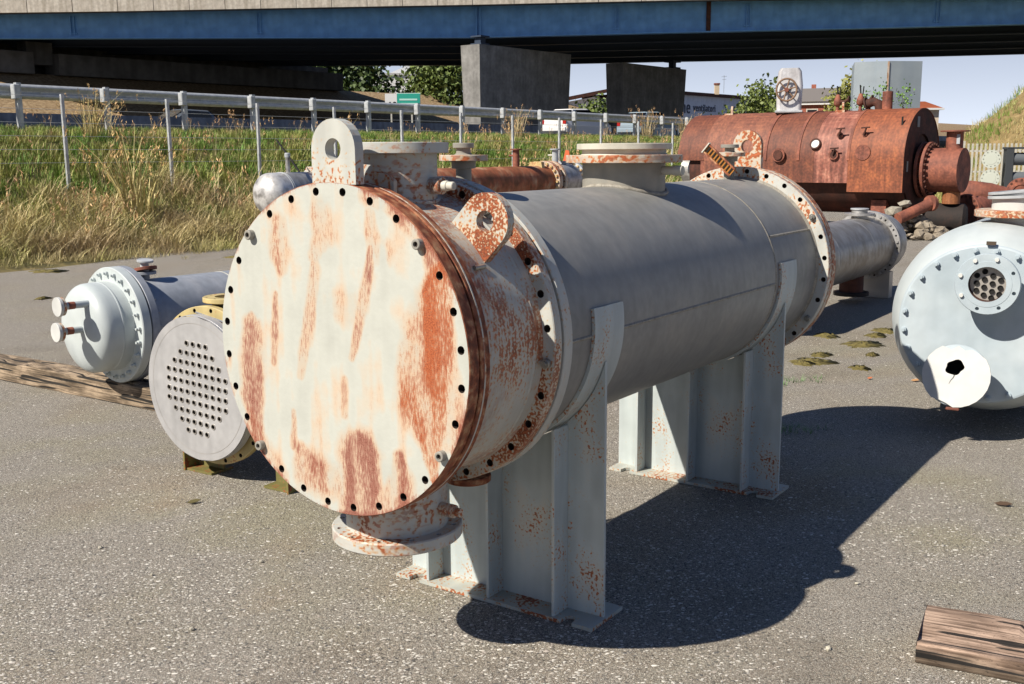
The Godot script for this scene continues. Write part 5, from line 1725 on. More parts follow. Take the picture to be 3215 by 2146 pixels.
func dished_vessel() -> void:
	var H := thing("dished_exchanger", "pale exchanger with a domed end and two capped pipe stubs lying on the long timber", "heat exchanger", Vector3(-2.666, 0, -7.01), -40.35)
	var AY := 0.541
	var A := at_axis(AY)
	var b := MB.new()
	var prof := []
	for k in 13:
		var t := k / 12.0 * PI / 2
		prof.append(Vector2(-0.165 - 0.125 * pow(cos(t), 0.72), 0.298 * pow(sin(t), 0.80)))
	prof.append(Vector2(-0.02, 0.298))
	b.lathe(prof, A, 80, true)
	var hd := obj("domed_head", b, M.palewarm, H)
	b = MB.new()
	b.lathe([Vector2(-0.115, 0.2975), Vector2(-0.11, 0.301), Vector2(-0.102, 0.301), Vector2(-0.097, 0.2975)], A, 80, true)
	obj("weld_seam", b, M.palewarm, hd)
	b = MB.new()
	b.lathe([Vector2(-0.03, 0.298), Vector2(-0.028, 0.305), Vector2(-0.028, 0.386), Vector2(-0.022, 0.391), Vector2(0.032, 0.391), Vector2(0.034, 0.38), Vector2(0.034, 0.3)], A, 96)
	obj("head_flange", b, M.palewarm, H)
	b = MB.new()
	b.ring(0.035, 0.043, 0.2, 0.372, A, 80)
	obj("gasket", b, M.gasket, H)
	b = MB.new()
	b.ring(0.044, 0.098, 0.2, 0.391, A, 96, 0.004)
	obj("shell_flange", b, M.palegrey, H)
	bolt_circle(H, hex_bolt(0.0155, 0.018, 0.014), M.palewarm, 24, 0.351, -0.046, AY, -0.56)
	bolt_circle(H, hex_bolt(0.0155, 0.018, 0.014), M.palegrey, 24, 0.351, 0.116, AY, -0.56, true)
	b = MB.new()
	b.lathe([Vector2(0.09, 0.285), Vector2(3.0, 0.285), Vector2(3.1, 0.15), Vector2(3.12, 0.0)], A, 80)
	obj("shell", b, M.palegrey, H)
	b = MB.new()
	for s in [0.84, 2.1]: b.lathe([Vector2(s - 0.006, 0.2845), Vector2(s - 0.002, 0.2875), Vector2(s + 0.002, 0.2875), Vector2(s + 0.006, 0.2845)], A, 80, true)
	obj("weld_seam", b, M.lightgrey, H)
	for q in [[0.130, 0.725], [0.085, 0.557]]:
		var N := group_part("pipe_stub", H)
		b = MB.new()
		b.lathe([Vector2(-0.44, 0.023), Vector2(-0.25, 0.023)], Transform3D(Basis(), Vector3(q[0], q[1], 0)), 20)
		obj("pipe", b, M.palewarm, N)
		b = MB.new()
		b.lathe([Vector2(-0.345, 0.0232), Vector2(-0.35, 0.0245), Vector2(-0.385, 0.0245), Vector2(-0.39, 0.0232)], Transform3D(Basis(), Vector3(q[0], q[1], 0)), 20)
		obj("sleeve", b, M.rustplain, N)
		b = MB.new()
		b.ring(-0.462, -0.44, 0.0, 0.062, Transform3D(Basis(), Vector3(q[0], q[1], 0)), 40)
		obj("blind_disc", b, M.palewhite, N)
		b = MB.new()
		b.ring(-0.437, -0.42, 0.0, 0.058, Transform3D(Basis(), Vector3(q[0], q[1], 0)), 40)
		obj("flange", b, M.rustflange, N)
	# small flanged nozzle on top
	var N2 := group_part("top_nozzle", H)
	b = MB.new()
	fitted_neck(b, 0.03, 0.0, 0.24, 0.9, AY, 0.285, false, 20)
	obj("neck", b, M.palegrey, N2)
	b = MB.new()
	b.ring(0, 0.02, 0.0, 0.075, upward(0, 0.862, 0.24), 36)
	obj("flange", b, M.palegrey, N2)
	b = MB.new()
	b.ring(0.028, 0.05, 0.0, 0.075, upward(0, 0.862, 0.24) * Transform3D(Basis(Vector3.UP, 0.2), Vector3(0.02, 0, 0)), 36)
	obj("loose_flange", b, M.rustplain, N2)
	b = MB.new()
	b.lathe([Vector2(0.05, 0.03), Vector2(0.085, 0.026)], upward(0, 0.862, 0.24), 20)
	b.ring(0.085, 0.1, 0.0, 0.055, upward(0, 0.862, 0.24) * Transform3D(Basis(Vector3.UP, -0.12), Vector3.ZERO), 36)
	obj("cover", b, M.galv, N2)
	var S := group_part("saddle", H)
	b = MB.new()
	b.box(Vector3(0, 0.16, -2.2), Vector3(0.5, 0.32, 0.14))
	obj("web_plate", b, M.palegrey, S)
	# long weathered timber under it
	var tm := timber(2.95, 0.2, 0.15, 41)
	var o := obj("timber_beam", tm, M.woodgrey)
	o.position = Vector3(-3.15, 0.0, -7.42); o.rotation_degrees.y = -34.3
	tag(o, "long cracked grey timber beam under the pale domed exchanger", "timber")

# a sawn beam along x with worn edges; its own grain runs along u
func timber(L: float, D: float, Hh: float, seed_: int, dark_foot := false) -> MB:
	var nz := FastNoiseLite.new()
	nz.seed = seed_; nz.frequency = 1.4; nz.fractal_octaves = 4
	var b := MB.new()
	var ring_ := [[-0.5, 0.02], [-0.5, 0.3], [-0.5, 0.62], [-0.5, 0.92], [-0.47, 0.985], [-0.3, 1.0], [0.0, 1.0], [0.3, 1.0], [0.47, 0.985], [0.5, 0.92], [0.5, 0.5], [0.5, 0.02]]
	var prev := []
	var k := 70
	for i in k + 1:
		var x := lerpf(-L / 2, L / 2, i / float(k))
		var cur := []
		var run := 0.0
		for j in ring_.size():
			var q: Array = ring_[j]
			var w := nz.get_noise_3d(x * 1.2, j * 0.37, 3.0) * 0.012
			var crack := -0.016 if (j == 5 or j == 7) and nz.get_noise_2d(x * 2.0, j * 9.0) > 0.12 else 0.0
			var pt := Vector3(x, q[1] * Hh + w + crack, -q[0] * D + w)
			if j == 0 or j == ring_.size() - 1: pt.y = 0.003
			if j > 0: run += Vector2(q[0] - ring_[j - 1][0], (q[1] - ring_[j - 1][1]) * Hh / D).length() * D
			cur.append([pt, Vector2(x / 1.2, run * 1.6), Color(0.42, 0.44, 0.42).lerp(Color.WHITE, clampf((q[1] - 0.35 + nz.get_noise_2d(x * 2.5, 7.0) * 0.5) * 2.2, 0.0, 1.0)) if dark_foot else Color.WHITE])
		if prev.size():
			for j in ring_.size() - 1:
				var nn: Vector3 = (cur[j + 1][0] - cur[j][0]).cross(prev[j][0] - cur[j][0]).normalized()
				var mid: Vector3 = cur[j][0] - Vector3(x, Hh * 0.5, 0)
				if nn.dot(mid) < 0: nn = -nn
				var ids := []
				for q in [prev[j], prev[j + 1], cur[j + 1], cur[j]]: ids.append(b.p(q[0], nn, q[1], q[2]))
				b.quad(ids[0], ids[1], ids[2], ids[3])
		prev = cur
	for s in [-1.0, 1.0]:
		var pts := []
		for q in ring_: pts.append(Vector3(s * L / 2, maxf(0.003, q[1] * Hh), -q[0] * D))
		b.face(pts, Vector3(s, 0, 0))
	return b

func pale_vessel() -> void:
	var H := thing("pale_blue_exchanger", "pale blue vessel end with an open tube nozzle and a broken white cap at right", "heat exchanger", Vector3(2.7123, 0, -6.0), -31.65)
	var AY := 0.6663
	var A := at_axis(AY)
	var b := MB.new()
	b.lathe([Vector2(0.0, 0.0), Vector2(0.0, 0.448), Vector2(0.003, 0.4585), Vector2(0.012, 0.463)], A, 112)
	var fc := obj("end_plate", b, M.pale, H)
	b = MB.new()
	b.lathe([Vector2(0.012, 0.463), Vector2(0.03, 0.474), Vector2(0.07, 0.492), Vector2(0.13, 0.516), Vector2(0.20, 0.540), Vector2(0.28, 0.559), Vector2(0.36, 0.568), Vector2(0.42, 0.57), Vector2(0.43, 0.575), Vector2(0.445, 0.575), Vector2(0.455, 0.57), Vector2(1.6, 0.57), Vector2(1.8, 0.4), Vector2(1.85, 0.0)], A, 112, true)
	obj("shell", b, M.palewarm, H)
	bolt_circle(fc, hex_bolt(0.0165, 0.02, 0.012), M.pale, 24, 0.4307, -0.019, AY, 0.3847)
	b = MB.new()
	b.box(Vector3(0.02, AY + 0.472, 0.012), Vector3(0.05, 0.02, 0.02))
	obj("clip", b, M.boltdark, fc)
	# open nozzle with tubes inside
	var N := group_part("open_nozzle", H)
	var c := Vector3(0.033, 0.922, 0)
	var T := Transform3D(Basis(), c)
	b = MB.new()
	b.hole_face(0.098, 0.168, -0.172, -1, 8, 0.146, 0.0105, 0.3, T, 0.03)
	b.lathe([Vector2(-0.172, 0.168), Vector2(-0.168, 0.171), Vector2(-0.146, 0.171), Vector2(-0.143, 0.168), Vector2(-0.143, 0.1)], T, 72)
	b.lathe([Vector2(-0.174, 0.098), Vector2(-0.174, 0.128), Vector2(-0.171, 0.129)], T, 64)
	obj("flange", b, M.pale, N)
	b = MB.new()
	b.lathe([Vector2(-0.145, 0.108), Vector2(0.002, 0.108)], T, 48)
	obj("neck", b, M.pale, N)
	b = MB.new()
	b.lathe([Vector2(-0.12, 0.0), Vector2(-0.12, 0.0978), Vector2(-0.173, 0.0978)], T, 48)
	obj("bore", b, M.rustdark, N)
	var tm := MB.new()
	tm.lathe([Vector2(-0.126, 0.0), Vector2(-0.126, 0.013)], Transform3D(), 14)
	tm.lathe([Vector2(-0.127, 0.011), Vector2(-0.131, 0.012), Vector2(-0.131, 0.0155), Vector2(-0.12, 0.0155)], Transform3D(), 14)
	var tmm := tm.mesh()
	b = MB.new()
	b.lathe([Vector2(-0.122, 0.0), Vector2(-0.122, 0.096)], T, 40)
	obj("inner_sheet", b, M.tube, N)
	for q in [[-0.06, 0.0], [-0.06, 0.042], [-0.06, -0.042], [-0.02, 0.022], [-0.02, 0.066], [-0.02, -0.022], [-0.02, -0.066], [0.022, 0.0], [0.022, 0.044], [0.022, -0.044], [0.064, 0.022], [0.064, -0.022], [0.06, -0.058], [0.02, -0.08]]:
		var o := obj("tube_mouth", tmm, M.black, N)
		o.position = c + Vector3(q[0], q[1], 0)
	bolt_circle(N, hex_bolt(0.0125, 0.014), M.palewhite, 8, 0.146, -0.186, c.y, 0.3, false, [1, 2, 3, 4])
	for o in N.get_children():
		if String(o.name).begins_with("bolt"): o.position.x += c.x
	# bottom nozzle: a white cap with a hole broken through it
	N = group_part("capped_nozzle", H)
	c = Vector3(-0.085, 0.35, 0)
	T = Transform3D(Basis(Vector3.RIGHT, -0.22), c) * Transform3D(Basis(), Vector3(0, 0, 0.255))
	b = MB.new()
	var jag := []
	var hole := []
	for i in 26:
		var t := TAU * i / 26.0
		var rr := 0.182
		if i == 14 or i == 15: rr = 0.165
		if i == 3: rr = 0.172
		if i <= 2 or i >= 25: rr = 0.168 - 0.02 * (i % 2)
		jag.append(Vector2(sin(t), cos(t)) * rr)
		var hr := 0.041 + 0.005 * sin(t * 2.0 + 0.6) + 0.003 * sin(t * 5.0)
		hole.append(Vector2(-0.01, 0.045) + Vector2(sin(t) * 1.25, cos(t)) * hr)
	for f in [0.0, 0.014]:
		var o := []; var h := []
		var mid := []
		for i in 26:
			var mm: Vector2 = hole[i].lerp(jag[i], 0.22)
			o.append(b.p(T * Vector3(jag[i].x, jag[i].y, -f), T.basis * Vector3(0, 0, 1 if f == 0.0 else -1)))
			mid.append(b.p(T * Vector3(mm.x, mm.y, -f), T.basis * Vector3(0, 0, 1 if f == 0.0 else -1)))
			h.append(b.p(T * Vector3(hole[i].x, hole[i].y, -f - 0.004), T.basis * Vector3(0.1 * sin(i), 0.1, 1 if f == 0.0 else -1).normalized()))
		for i in 26:
			var j := (i + 1) % 26
			b.quad(o[i], o[j], mid[j], mid[i]); b.quad(mid[i], mid[j], h[j], h[i])
	for i in 26:
		var j := (i + 1) % 26
		var p0: Vector2 = jag[i]; var p1: Vector2 = jag[j]
		b.face([T * Vector3(p0.x, p0.y, 0), T * Vector3(p1.x, p1.y, 0), T * Vector3(p1.x, p1.y, -0.014), T * Vector3(p0.x, p0.y, -0.014)], T.basis * Vector3(p0.x, p0.y, 0).normalized())
	var cap := obj("broken_cap", b, M.palewhite, N)
	b = MB.new()
	var cr := [Vector3(-0.006, 0.012, 0.002), Vector3(-0.012, -0.012, 0.002), Vector3(-0.024, -0.03, 0.002), Vector3(-0.032, -0.05, 0.002)]
	for i in cr.size(): cr[i] = T * cr[i]
	b.tube(cr, 0.0016, 5, true, 0.0006)
	obj("crack", b, M.black, cap)
	b = MB.new()
	b.box(T * Vector3(0.0, -0.19, -0.005), Vector3(0.07, 0.014, 0.025), Transform3D(), 0.003)
	obj("rusty_clip", b, M.rustplain, cap)
	b = MB.new()
	b.ring(0.018, 0.04, 0.095, 0.176, T, 56)
	obj("flange", b, M.pale, N)
	b = MB.new()
	b.lathe([Vector2(0.12, 0.0), Vector2(0.12, 0.0935), Vector2(0.016, 0.0935)], T, 40)
	b.lathe([Vector2(0.04, 0.098), Vector2(0.27, 0.098)], T, 40)
	obj("neck", b, M.black, N)  # black paints in the shade seen through the broken hole
	# top nozzle with a loose ring
	N = group_part("top_nozzle", H)
	b = MB.new()
	fitted_neck(b, 0.14, 0.08, 0.52, 1.40, AY, 0.57, false, 48)
	obj("neck", b, M.palewhite, N)
	b = MB.new()
	b.ring(0, 0.042, 0.13, 0.235, upward(0.08, 1.262, 0.52), 64, 0.004)
	obj("flange", b, M.rustflange, N)
	b = MB.new()
	b.ring(0.0, 0.018, 0.12, 0.165, upward(0.08, 1.375, 0.52) * Transform3D(Basis(Vector3.UP, 0.06), Vector3.ZERO), 64)
	b.ring(0.03, 0.045, 0.125, 0.162, upward(0.08, 1.375, 0.52) * Transform3D(Basis(Vector3.UP, 0.10), Vector3.ZERO), 64)
	obj("loose_ring", b, M.galv, N)
	var S := group_part("saddle", H)
	b = MB.new()
	b.box(Vector3(0, 0.1, -1.0), Vector3(0.6, 0.2, 0.16))
	obj("web_plate", b, M.palegrey, S)

func silver_vessel() -> void:
	var H := thing("silver_exchanger", "stained silver exchanger with a bolted flange and domed end behind the grey one", "heat exchanger", Vector3(4.03, 0, -12.0), -34.8)
	var AY := 0.6
	var A := at_axis(AY)
	var b := MB.new()
	b.lathe([Vector2(-3.2, 0.0), Vector2(-3.2, 0.325), Vector2(-0.01, 0.325)], A, 80)
	obj("shell", b, M.silverdirty, H)
	b = MB.new()
	for s in [-0.75, -1.9]: b.lathe([Vector2(s - 0.006, 0.3245), Vector2(s - 0.002, 0.328), Vector2(s + 0.002, 0.328), Vector2(s + 0.006, 0.3245)], A, 64, true)
	obj("weld_seam", b, M.silver, H)
	b = flange(0.32, 0.388, -0.01, 0.035, 32, 0.357, 0.011, 0.05, AY)
	put_flange("shell_flange", b, M.silver, H)
	bolt_circle(H, hex_bolt(0.015, 0.018), M.silver, 32, 0.357, -0.026, AY, 0.05, false, [3, 5, 6, 8, 11, 12, 14, 20, 22])
	b = MB.new()
	b.ring(0.036, 0.05, 0.3, 0.38, A, 72)
	obj("gasket", b, M.rustplain, H)
	b = MB.new()
	b.ring(0.051, 0.09, 0.25, 0.388, A, 80, 0.003)
	obj("head_flange", b, M.silver, H)
	b = MB.new()
	var dp := [Vector2(0.08, 0.345), Vector2(0.42, 0.345)]
	for k in 11: dp.append(Vector2(0.42 + 0.24 * sin(k / 10.0 * PI / 2), 0.345 * cos(k / 10.0 * PI / 2)))
	b.lathe(dp, A, 72, true)
	obj("domed_head", b, M.silver, H)
	var N := group_part("top_nozzle", H)
	b = MB.new()
	fitted_neck(b, 0.085, 0.0, -0.28, 1.02, AY, 0.325, false, 32)
	obj("neck", b, M.silver, N)
	b = MB.new()
	b.ring(0, 0.028, 0.0, 0.165, upward(0, 0.95, -0.28), 48)
	obj("flange", b, M.silver, N)
	b = MB.new()
	b.lathe([Vector2(0.02, 0.06), Vector2(0.065, 0.06)], upward(0, 0.95, -0.28), 32)
	b.ring(0.065, 0.08, 0.0, 0.098, upward(0, 0.95, -0.28), 40)
	obj("cover", b, M.galv, N)
	N = group_part("bottom_nozzle", H)
	b = MB.new()
	fitted_neck(b, 0.13, 0.0, -0.45, 0.12, AY, 0.325, true, 32)
	obj("neck", b, M.rustdark, N)
	b = MB.new()
	b.ring(0, 0.04, 0.0, 0.19, upward(0, 0.12, -0.45, true), 48)
	obj("flange", b, M.drum, N)
	for s in [0.1, -2.6]:
		var S := group_part("saddle", H)
		b = MB.new()
		b.box(Vector3(0, 0.155, -s), Vector3(0.56, 0.30, 0.14))
		obj("web_plate", b, M.tube, S)

func far_vessel() -> void:
	var H := thing("long_exchanger", "long narrow exchanger with a dented silver dome and a rust stained middle", "heat exchanger", Vector3(-2.71, 0, -12.0), -34.8)
	var AY := 1.22
	var A := at_axis(AY)
	var b := MB.new()
	var dp := []
	for k in 13: dp.append(Vector2(-0.155 * cos(k / 12.0 * PI / 2), 0.24 * sin(k / 12.0 * PI / 2)))
	dp.append(Vector2(0.14, 0.24))
	b.lathe(dp, A, 64, true)
	obj("domed_head", b, M.dome, H)
	b = MB.new()
	b.lathe([Vector2(0.14, 0.241), Vector2(1.6, 0.241)], A, 64)
	obj("silver_shell", b, M.silver, H)
	b = MB.new()
	for s in [0.14, 0.165]: b.lathe([Vector2(s - 0.008, 0.239), Vector2(s - 0.002, 0.245), Vector2(s + 0.002, 0.245), Vector2(s + 0.008, 0.239)], A, 56, true)
	obj("weld_seam", b, M.galv, H)
	b = MB.new()
	b.lathe([Vector2(1.6, 0.242), Vector2(5.62, 0.242)], A, 64)
	obj("rusty_shell", b, M.rustshell, H)
	for q in [[1.55, 1.6, "flange"], [5.62, 5.72, "flange"], [5.80, 5.87, "flange"], [6.42, 6.50, "flange"]]:
		b = MB.new()
		b.ring(q[0], q[1], 0.2, 0.315 if q[0] < 6.0 else 0.30, A, 64, 0.006)
		obj("flange", b, M.rustflange if q[0] < 6.0 else M.galv, H)
	bolt_circle(H, hex_bolt(0.022, 0.03), M.yellow, 20, 0.278, 5.59, AY, 0.0)
	bolt_circle(H, hex_bolt(0.02, 0.025), M.yellow, 20, 0.268, 6.395, AY, 0.0)
	var rod := MB.new()
	rod.lathe([Vector2(5.72, 0.014), Vector2(5.80, 0.014)], Transform3D(), 6)
	var rm := rod.mesh()
	for i in 20:
		var o := obj("stud", rm, M.rustdark, H)
		o.position = Vector3(sin(TAU * i / 20) * 0.28, AY + cos(TAU * i / 20) * 0.28, 0)
	b = MB.new()
	b.lathe([Vector2(5.72, 0.2), Vector2(5.8, 0.2)], A, 48)
	b.lathe([Vector2(5.87, 0.262), Vector2(6.42, 0.262), Vector2(6.42, 0.25)], A, 64)
	b.lathe([Vector2(6.5, 0.262), Vector2(6.62, 0.262), Vector2(6.75, 0.2), Vector2(6.8, 0.0)], A, 64, true)
	obj("channel", b, M.silver, H)
	for q in [[4.89, 0.052, 0.09, true], [5.98, 0.05, 0.085, false]]:
		var N := group_part("vent_nozzle", H)
		b = MB.new()
		fitted_neck(b, q[1], 0.0, q[0], 1.70, AY, 0.242, false, 24)
		obj("neck", b, M.rustplain if q[3] else M.galv, N)
		b = MB.new()
		b.ring(0, 0.022, 0.0, q[2], upward(0, 1.70, q[0]), 32)
		obj("flange", b, M.rustplain if q[3] else M.galv, N)
		b = MB.new()
		b.lathe([Vector2(0, 0.014), Vector2(0.09, 0.014), Vector2(0.09, 0.0)], Transform3D(Basis(Vector3.UP, PI / 2), Vector3(-0.04, 1.62, -q[0])), 10)
		obj("coupling", b, M.rustplain if q[3] else M.lightgrey, N)
	for q in [[5.42, M.yellow], [6.15, M.galv]]:
		b = MB.new()
		b.plate([Vector2(-0.12, 0.2), Vector2(0.12, 0.2), Vector2(0.10, 0.3), Vector2(0.04, 0.31), Vector2(-0.1, 0.3)], Vector2(0, 0.25), 0.0, q[0], q[0] + 0.08, A)
		obj("support_lug", b, q[1], H)
	b = MB.new()
	b.plate([Vector2(-0.07, 0.29), Vector2(0.07, 0.29), Vector2(0.045, 0.47), Vector2(-0.02, 0.48)], Vector2(0.01, 0.38), 0.02, 6.32, 6.34, A)
	obj("lifting_lug", b, plain(Color(0.76, 0.36, 0.2), 0.6), H)
	b = MB.new()
	b.plate([Vector2(-0.13, 0.2), Vector2(0.13, 0.2), Vector2(0.12, 0.29), Vector2(-0.04, 0.3)], Vector2(0, 0.25), 0.0, 0.62, 0.74, A)
	obj("support_lug", b, M.flange, H)
	b = MB.new()
	b.plate([Vector2(-0.05, 0.22), Vector2(0.06, 0.22), Vector2(0.02, 0.42)], Vector2(0.01, 0.28), 0.0, 0.9, 0.92, A)
	obj("lifting_lug", b, M.greypaint, H)
	# drain valve with a lever near the dome
	var N := group_part("lever_valve", H)
	b = MB.new()
	fitted_neck(b, 0.026, 0.0, 0.28, 1.64, AY, 0.24, false, 16)
	obj("pipe", b, M.silver, N)
	b = MB.new()
	b.ring(0, 0.06, 0.0, 0.034, upward(0, 1.62, 0.28), 20, 0.01)
	obj("valve_body", b, M.galv, N)
	b = MB.new()
	b.tube([Vector3(-0.17, 1.83, -0.28), Vector3(0.0, 1.66, -0.28), Vector3(0.18, 1.47, -0.28)], 0.011, 8)
	obj("lever", b, M.black, N)
	for s in [1.2, 5.0]:
		var S := group_part("trestle", H)
		for x in [-0.22, 0.22]:
			b = MB.new()
			b.tube([Vector3(x * 0.8, 1.02, -s), Vector3(x * 1.2, 0.0, -s)], 0.05, 8)
			obj("leg", b, M.rustplain, S)
		b = MB.new()
		b.box(Vector3(0, 0.98, -s), Vector3(0.5, 0.1, 0.12))
		obj("cross_bar", b, M.rustplain, S)

# ------------------------------------------------------------------ the rusty boiler
func jacket(R: float, cy: float, yb: float, s0: float, s1: float) -> MB:
	var b := MB.new()
	var prof := [Vector2(-R, yb)]
	for k in 5: prof.append(Vector2(-R, lerpf(yb, cy, (k + 1) / 6.0)))
	prof.append_array(arc(Vector2(0, cy), R, -PI / 2, PI / 2, 40))
	for k in 6: prof.append(Vector2(R, lerpf(cy, yb, (k + 1) / 6.0)))
	for lay in 2:
		var d := 0.0 if lay == 0 else 0.012
		var prev := []
		for q in prof:
			var o: Vector2 = Vector2(signf(q.x), 0) if q.y <= cy else (q - Vector2(0, cy)).normalized()
			var nn := Vector3(o.x, o.y, 0) * (1.0 if lay == 0 else -1.0)
			var w: Vector2 = q - o * d
			var cur := [b.p(Vector3(w.x, w.y, -s0), nn), b.p(Vector3(w.x, w.y, -s1), nn)]
			if prev.size(): b.quad(prev[0], prev[1], cur[1], cur[0])
			prev = cur
	for s in [s0, s1]:
		for i in prof.size() - 1:
			var p0: Vector2 = prof[i]; var p1: Vector2 = prof[i + 1]
			var c := Vector2(0, cy)
			b.face([Vector3(p0.x, p0.y, -s), Vector3(p1.x, p1.y, -s), Vector3(p1.x * 0.988, lerpf(p1.y, cy, 0.012), -s), Vector3(p0.x * 0.988, lerpf(p0.y, cy, 0.012), -s)], Vector3(0, 0, 1 if s == s0 else -1))
	for sg in [-1.0, 1.0]:
		b.face([Vector3(sg * R, yb, -s0), Vector3(sg * R, yb, -s1), Vector3(sg * (R - 0.012), yb, -s1), Vector3(sg * (R - 0.012), yb, -s0)], Vector3.DOWN)
	return b

func make_boiler() -> void:
	var H := thing("rusty_boiler", "large rust brown boiler with a segmented jacket and a flanged pipe at its end", "boiler", Vector3(8.08, 0, -21.0), 50.0)
	var CY := 1.47
	var A := at_axis(CY)
	var segs := [[1.0, 0.86, 0.0, 1.09, M.rustwarm], [0.985, 1.03, 1.09, 1.80, M.rustpale], [0.99, 1.03, 1.80, 2.86, M.rustdeep], [1.0, 0.92, 2.86, 4.28, M.rust], [0.985, 1.69, 4.28, 4.95, M.rustdeep]]
	for q in segs: obj("jacket_panel", jacket(q[0], CY, q[1], q[2], q[3]), q[4], H)
	var b := MB.new()
	for s in [1.09, 2.14, 2.86]:
		b = MB.new()
		b.lathe([Vector2(s - 0.03, 0.995), Vector2(s - 0.028, 1.008), Vector2(s + 0.028, 1.008), Vector2(s + 0.03, 0.995)], A, 48, false, -PI / 2, PI / 2)
		obj("strap", b, M.rustplain, H)
	b = MB.new()
	b.lathe([Vector2(0.05, 0.0), Vector2(0.05, 0.9), Vector2(4.7, 0.9), Vector2(4.8, 0.0)], at_axis(1.3), 56)
	obj("drum", b, M.rustdark, H)
	b = MB.new()
	b.lathe([Vector2(0.012, 0.5), Vector2(0.012, 0.986), Vector2(0.03, 0.986)], A, 64)
	b.box(Vector3(0, 1.0, -0.02), Vector3(1.9, 0.3, 0.015))
	obj("end_plate", b, M.rustdark, H)
	for q in [[-0.30, 2.2, 0.12], [-0.78, 1.35, 0.07]]:
		b = MB.new()
		b.box(Vector3(q[0], q[1], -0.004), Vector3(q[2], 0.2, 0.008))
		obj("paper_tag", b, plain(Color(0.5, 0.52, 0.52), 0.8), H)
	# left end parts that stick out below the short panel
	b = MB.new()
	b.lathe([Vector2(4.7, 0.0), Vector2(5.05, 0.0), Vector2(5.05, 0.34), Vector2(4.6, 0.34)], Transform3D(Basis(), Vector3(-0.35, 1.25, 0)), 32)
	obj("end_port", b, M.silver, H)
	b = MB.new()
	b.box(Vector3(-0.96, 1.2, -4.32), Vector3(0.03, 1.0, 0.12))
	obj("corner_post", b, M.rustplain, H)
	# sight port
	var PT := Transform3D(Basis(Vector3.UP, PI / 2), Vector3(-0.955, 1.79, -1.79)) * Transform3D(Basis(Vector3.RIGHT, 0.33), Vector3.ZERO)
	var SP := group_part("sight_port", H)
	b = MB.new()
	b.ring(-0.035, 0.02, 0.085, 0.115, PT.rotated_local(Vector3.UP, PI), 28)
	obj("ring", b, M.rustdark, SP)
	b = MB.new()
	b.lathe([Vector2(-0.02, 0.0), Vector2(-0.02, 0.09)], PT.rotated_local(Vector3.UP, PI), 24)
	obj("white_disc", b, M.palewhite, SP)
	# small stubs, caps and a small valve on the side
	for q in [[1.58, 2.54, 0.14, 0.12], [1.96, 1.31, 0.06, 0.1], [1.58, 1.38, 0.10, 0.07], [1.62, 0.8, 0.15, 0.03], [1.97, 0.82, 0.05, 0.07]]:
		var x := -sqrt(1.0 - pow(maxf(0.0, q[0] - CY), 2.0))
		var T := Transform3D(Basis(Vector3.UP, PI / 2), Vector3(x + 0.02, q[0], -q[1]))
		var S := group_part("stub", H)
		b = MB.new()
		b.lathe([Vector2(0.0, q[2] * 0.7), Vector2(q[3], q[2] * 0.7), Vector2(q[3], 0.0)], T, 20)
		obj("pipe", b, M.rustdark, S)
		b = MB.new()
		b.ring(q[3] * 0.5, q[3] * 0.5 + 0.03, 0.0, q[2], T, 20)
		obj("cap", b, M.rustplain, S)
		if q[2] < 0.12:
			b = MB.new()
			b.tube([Vector3(x - q[3], q[0], -q[1]), Vector3(x - q[3] - 0.02, q[0] + 0.12, -q[1] + 0.05)], 0.018, 6)
			b.tube([Vector3(x - q[3] - 0.02, q[0] + 0.12, -q[1] - 0.05), Vector3(x - q[3] - 0.02, q[0] + 0.13, -q[1] + 0.12)], 0.016, 6)
			obj("handle", b, M.rustdark, S)
	b = MB.new()
	b.box(Vector3(-0.74, 2.12, -0.16), Vector3(0.02, 0.34, 0.03), Transform3D())
	obj("slot_bar", b, M.black, H)
	for s in [4.13, 1.62]:
		b = MB.new()
		b.plate(lug_shape(0.1, -0.02, 0.1), Vector2(0, 0.1), 0.045, -0.02, 0.02, Transform3D(Basis(Vector3.UP, 0.4), Vector3(-0.1, 2.43, -s)))
		b.box(Vector3(-0.1, 2.44, -s), Vector3(0.3, 0.06, 0.2))
		obj("lifting_eye", b, M.rustflange, H)
	# flanged nozzle at the near end
	var N := group_part("end_pipe", H)
	var C := Vector3(0.0, 1.27, 0)
	var T2 := Transform3D(Basis(), C)
	b = MB.new()
	b.lathe([Vector2(-0.80, 0.0), Vector2(-0.80, 0.425), Vector2(-0.05, 0.425)], T2, 64)
	obj("pipe", b, M.rustplain, N)
	for q in [[-0.20, -0.14], [-0.085, -0.025]]:
		b = MB.new()
		b.ring(q[0], q[1], 0.4, 0.545, T2, 64, 0.006)
		obj("flange", b, M.rustplain, N)
	bolt_circle(N, hex_bolt(0.03, 0.04), M.rustdark, 28, 0.495, -0.245, C.y, 0.0)
	var rod := MB.new()
	rod.lathe([Vector2(-0.14, 0.018), Vector2(-0.085, 0.018)], Transform3D(), 6)
	var rm := rod.mesh()
	for i in 28:
		var o := obj("stud", rm, M.rustdark, N)
		o.position = C + Vector3(sin(TAU * i / 28) * 0.495, cos(TAU * i / 28) * 0.495, 0)
	b = MB.new()
	b.lathe([Vector2(0, 0.155), Vector2(0.48, 0.155)], upward(0, 1.55, -0.6), 32)
	obj("branch", b, M.rustplain, N)
	b = MB.new()
	b.ring(0.45, 0.475, 0.0, 0.27, upward(0, 1.55, -0.6), 40)
	obj("branch_flange", b, M.rustplain, N)
	b = MB.new()
	b.box(Vector3(-0.13, 1.86, 0.68), Vector3(0.01, 0.18, 0.11), Transform3D())
	obj("paper_tag", b, plain(Color(0.62, 0.64, 0.66), 0.8), N)
	b = MB.new()
	b.lathe([Vector2(0, 0.165), Vector2(0.37, 0.165), Vector2(0.37, 0.0)], upward(0, 1.0, -0.6, true), 32)
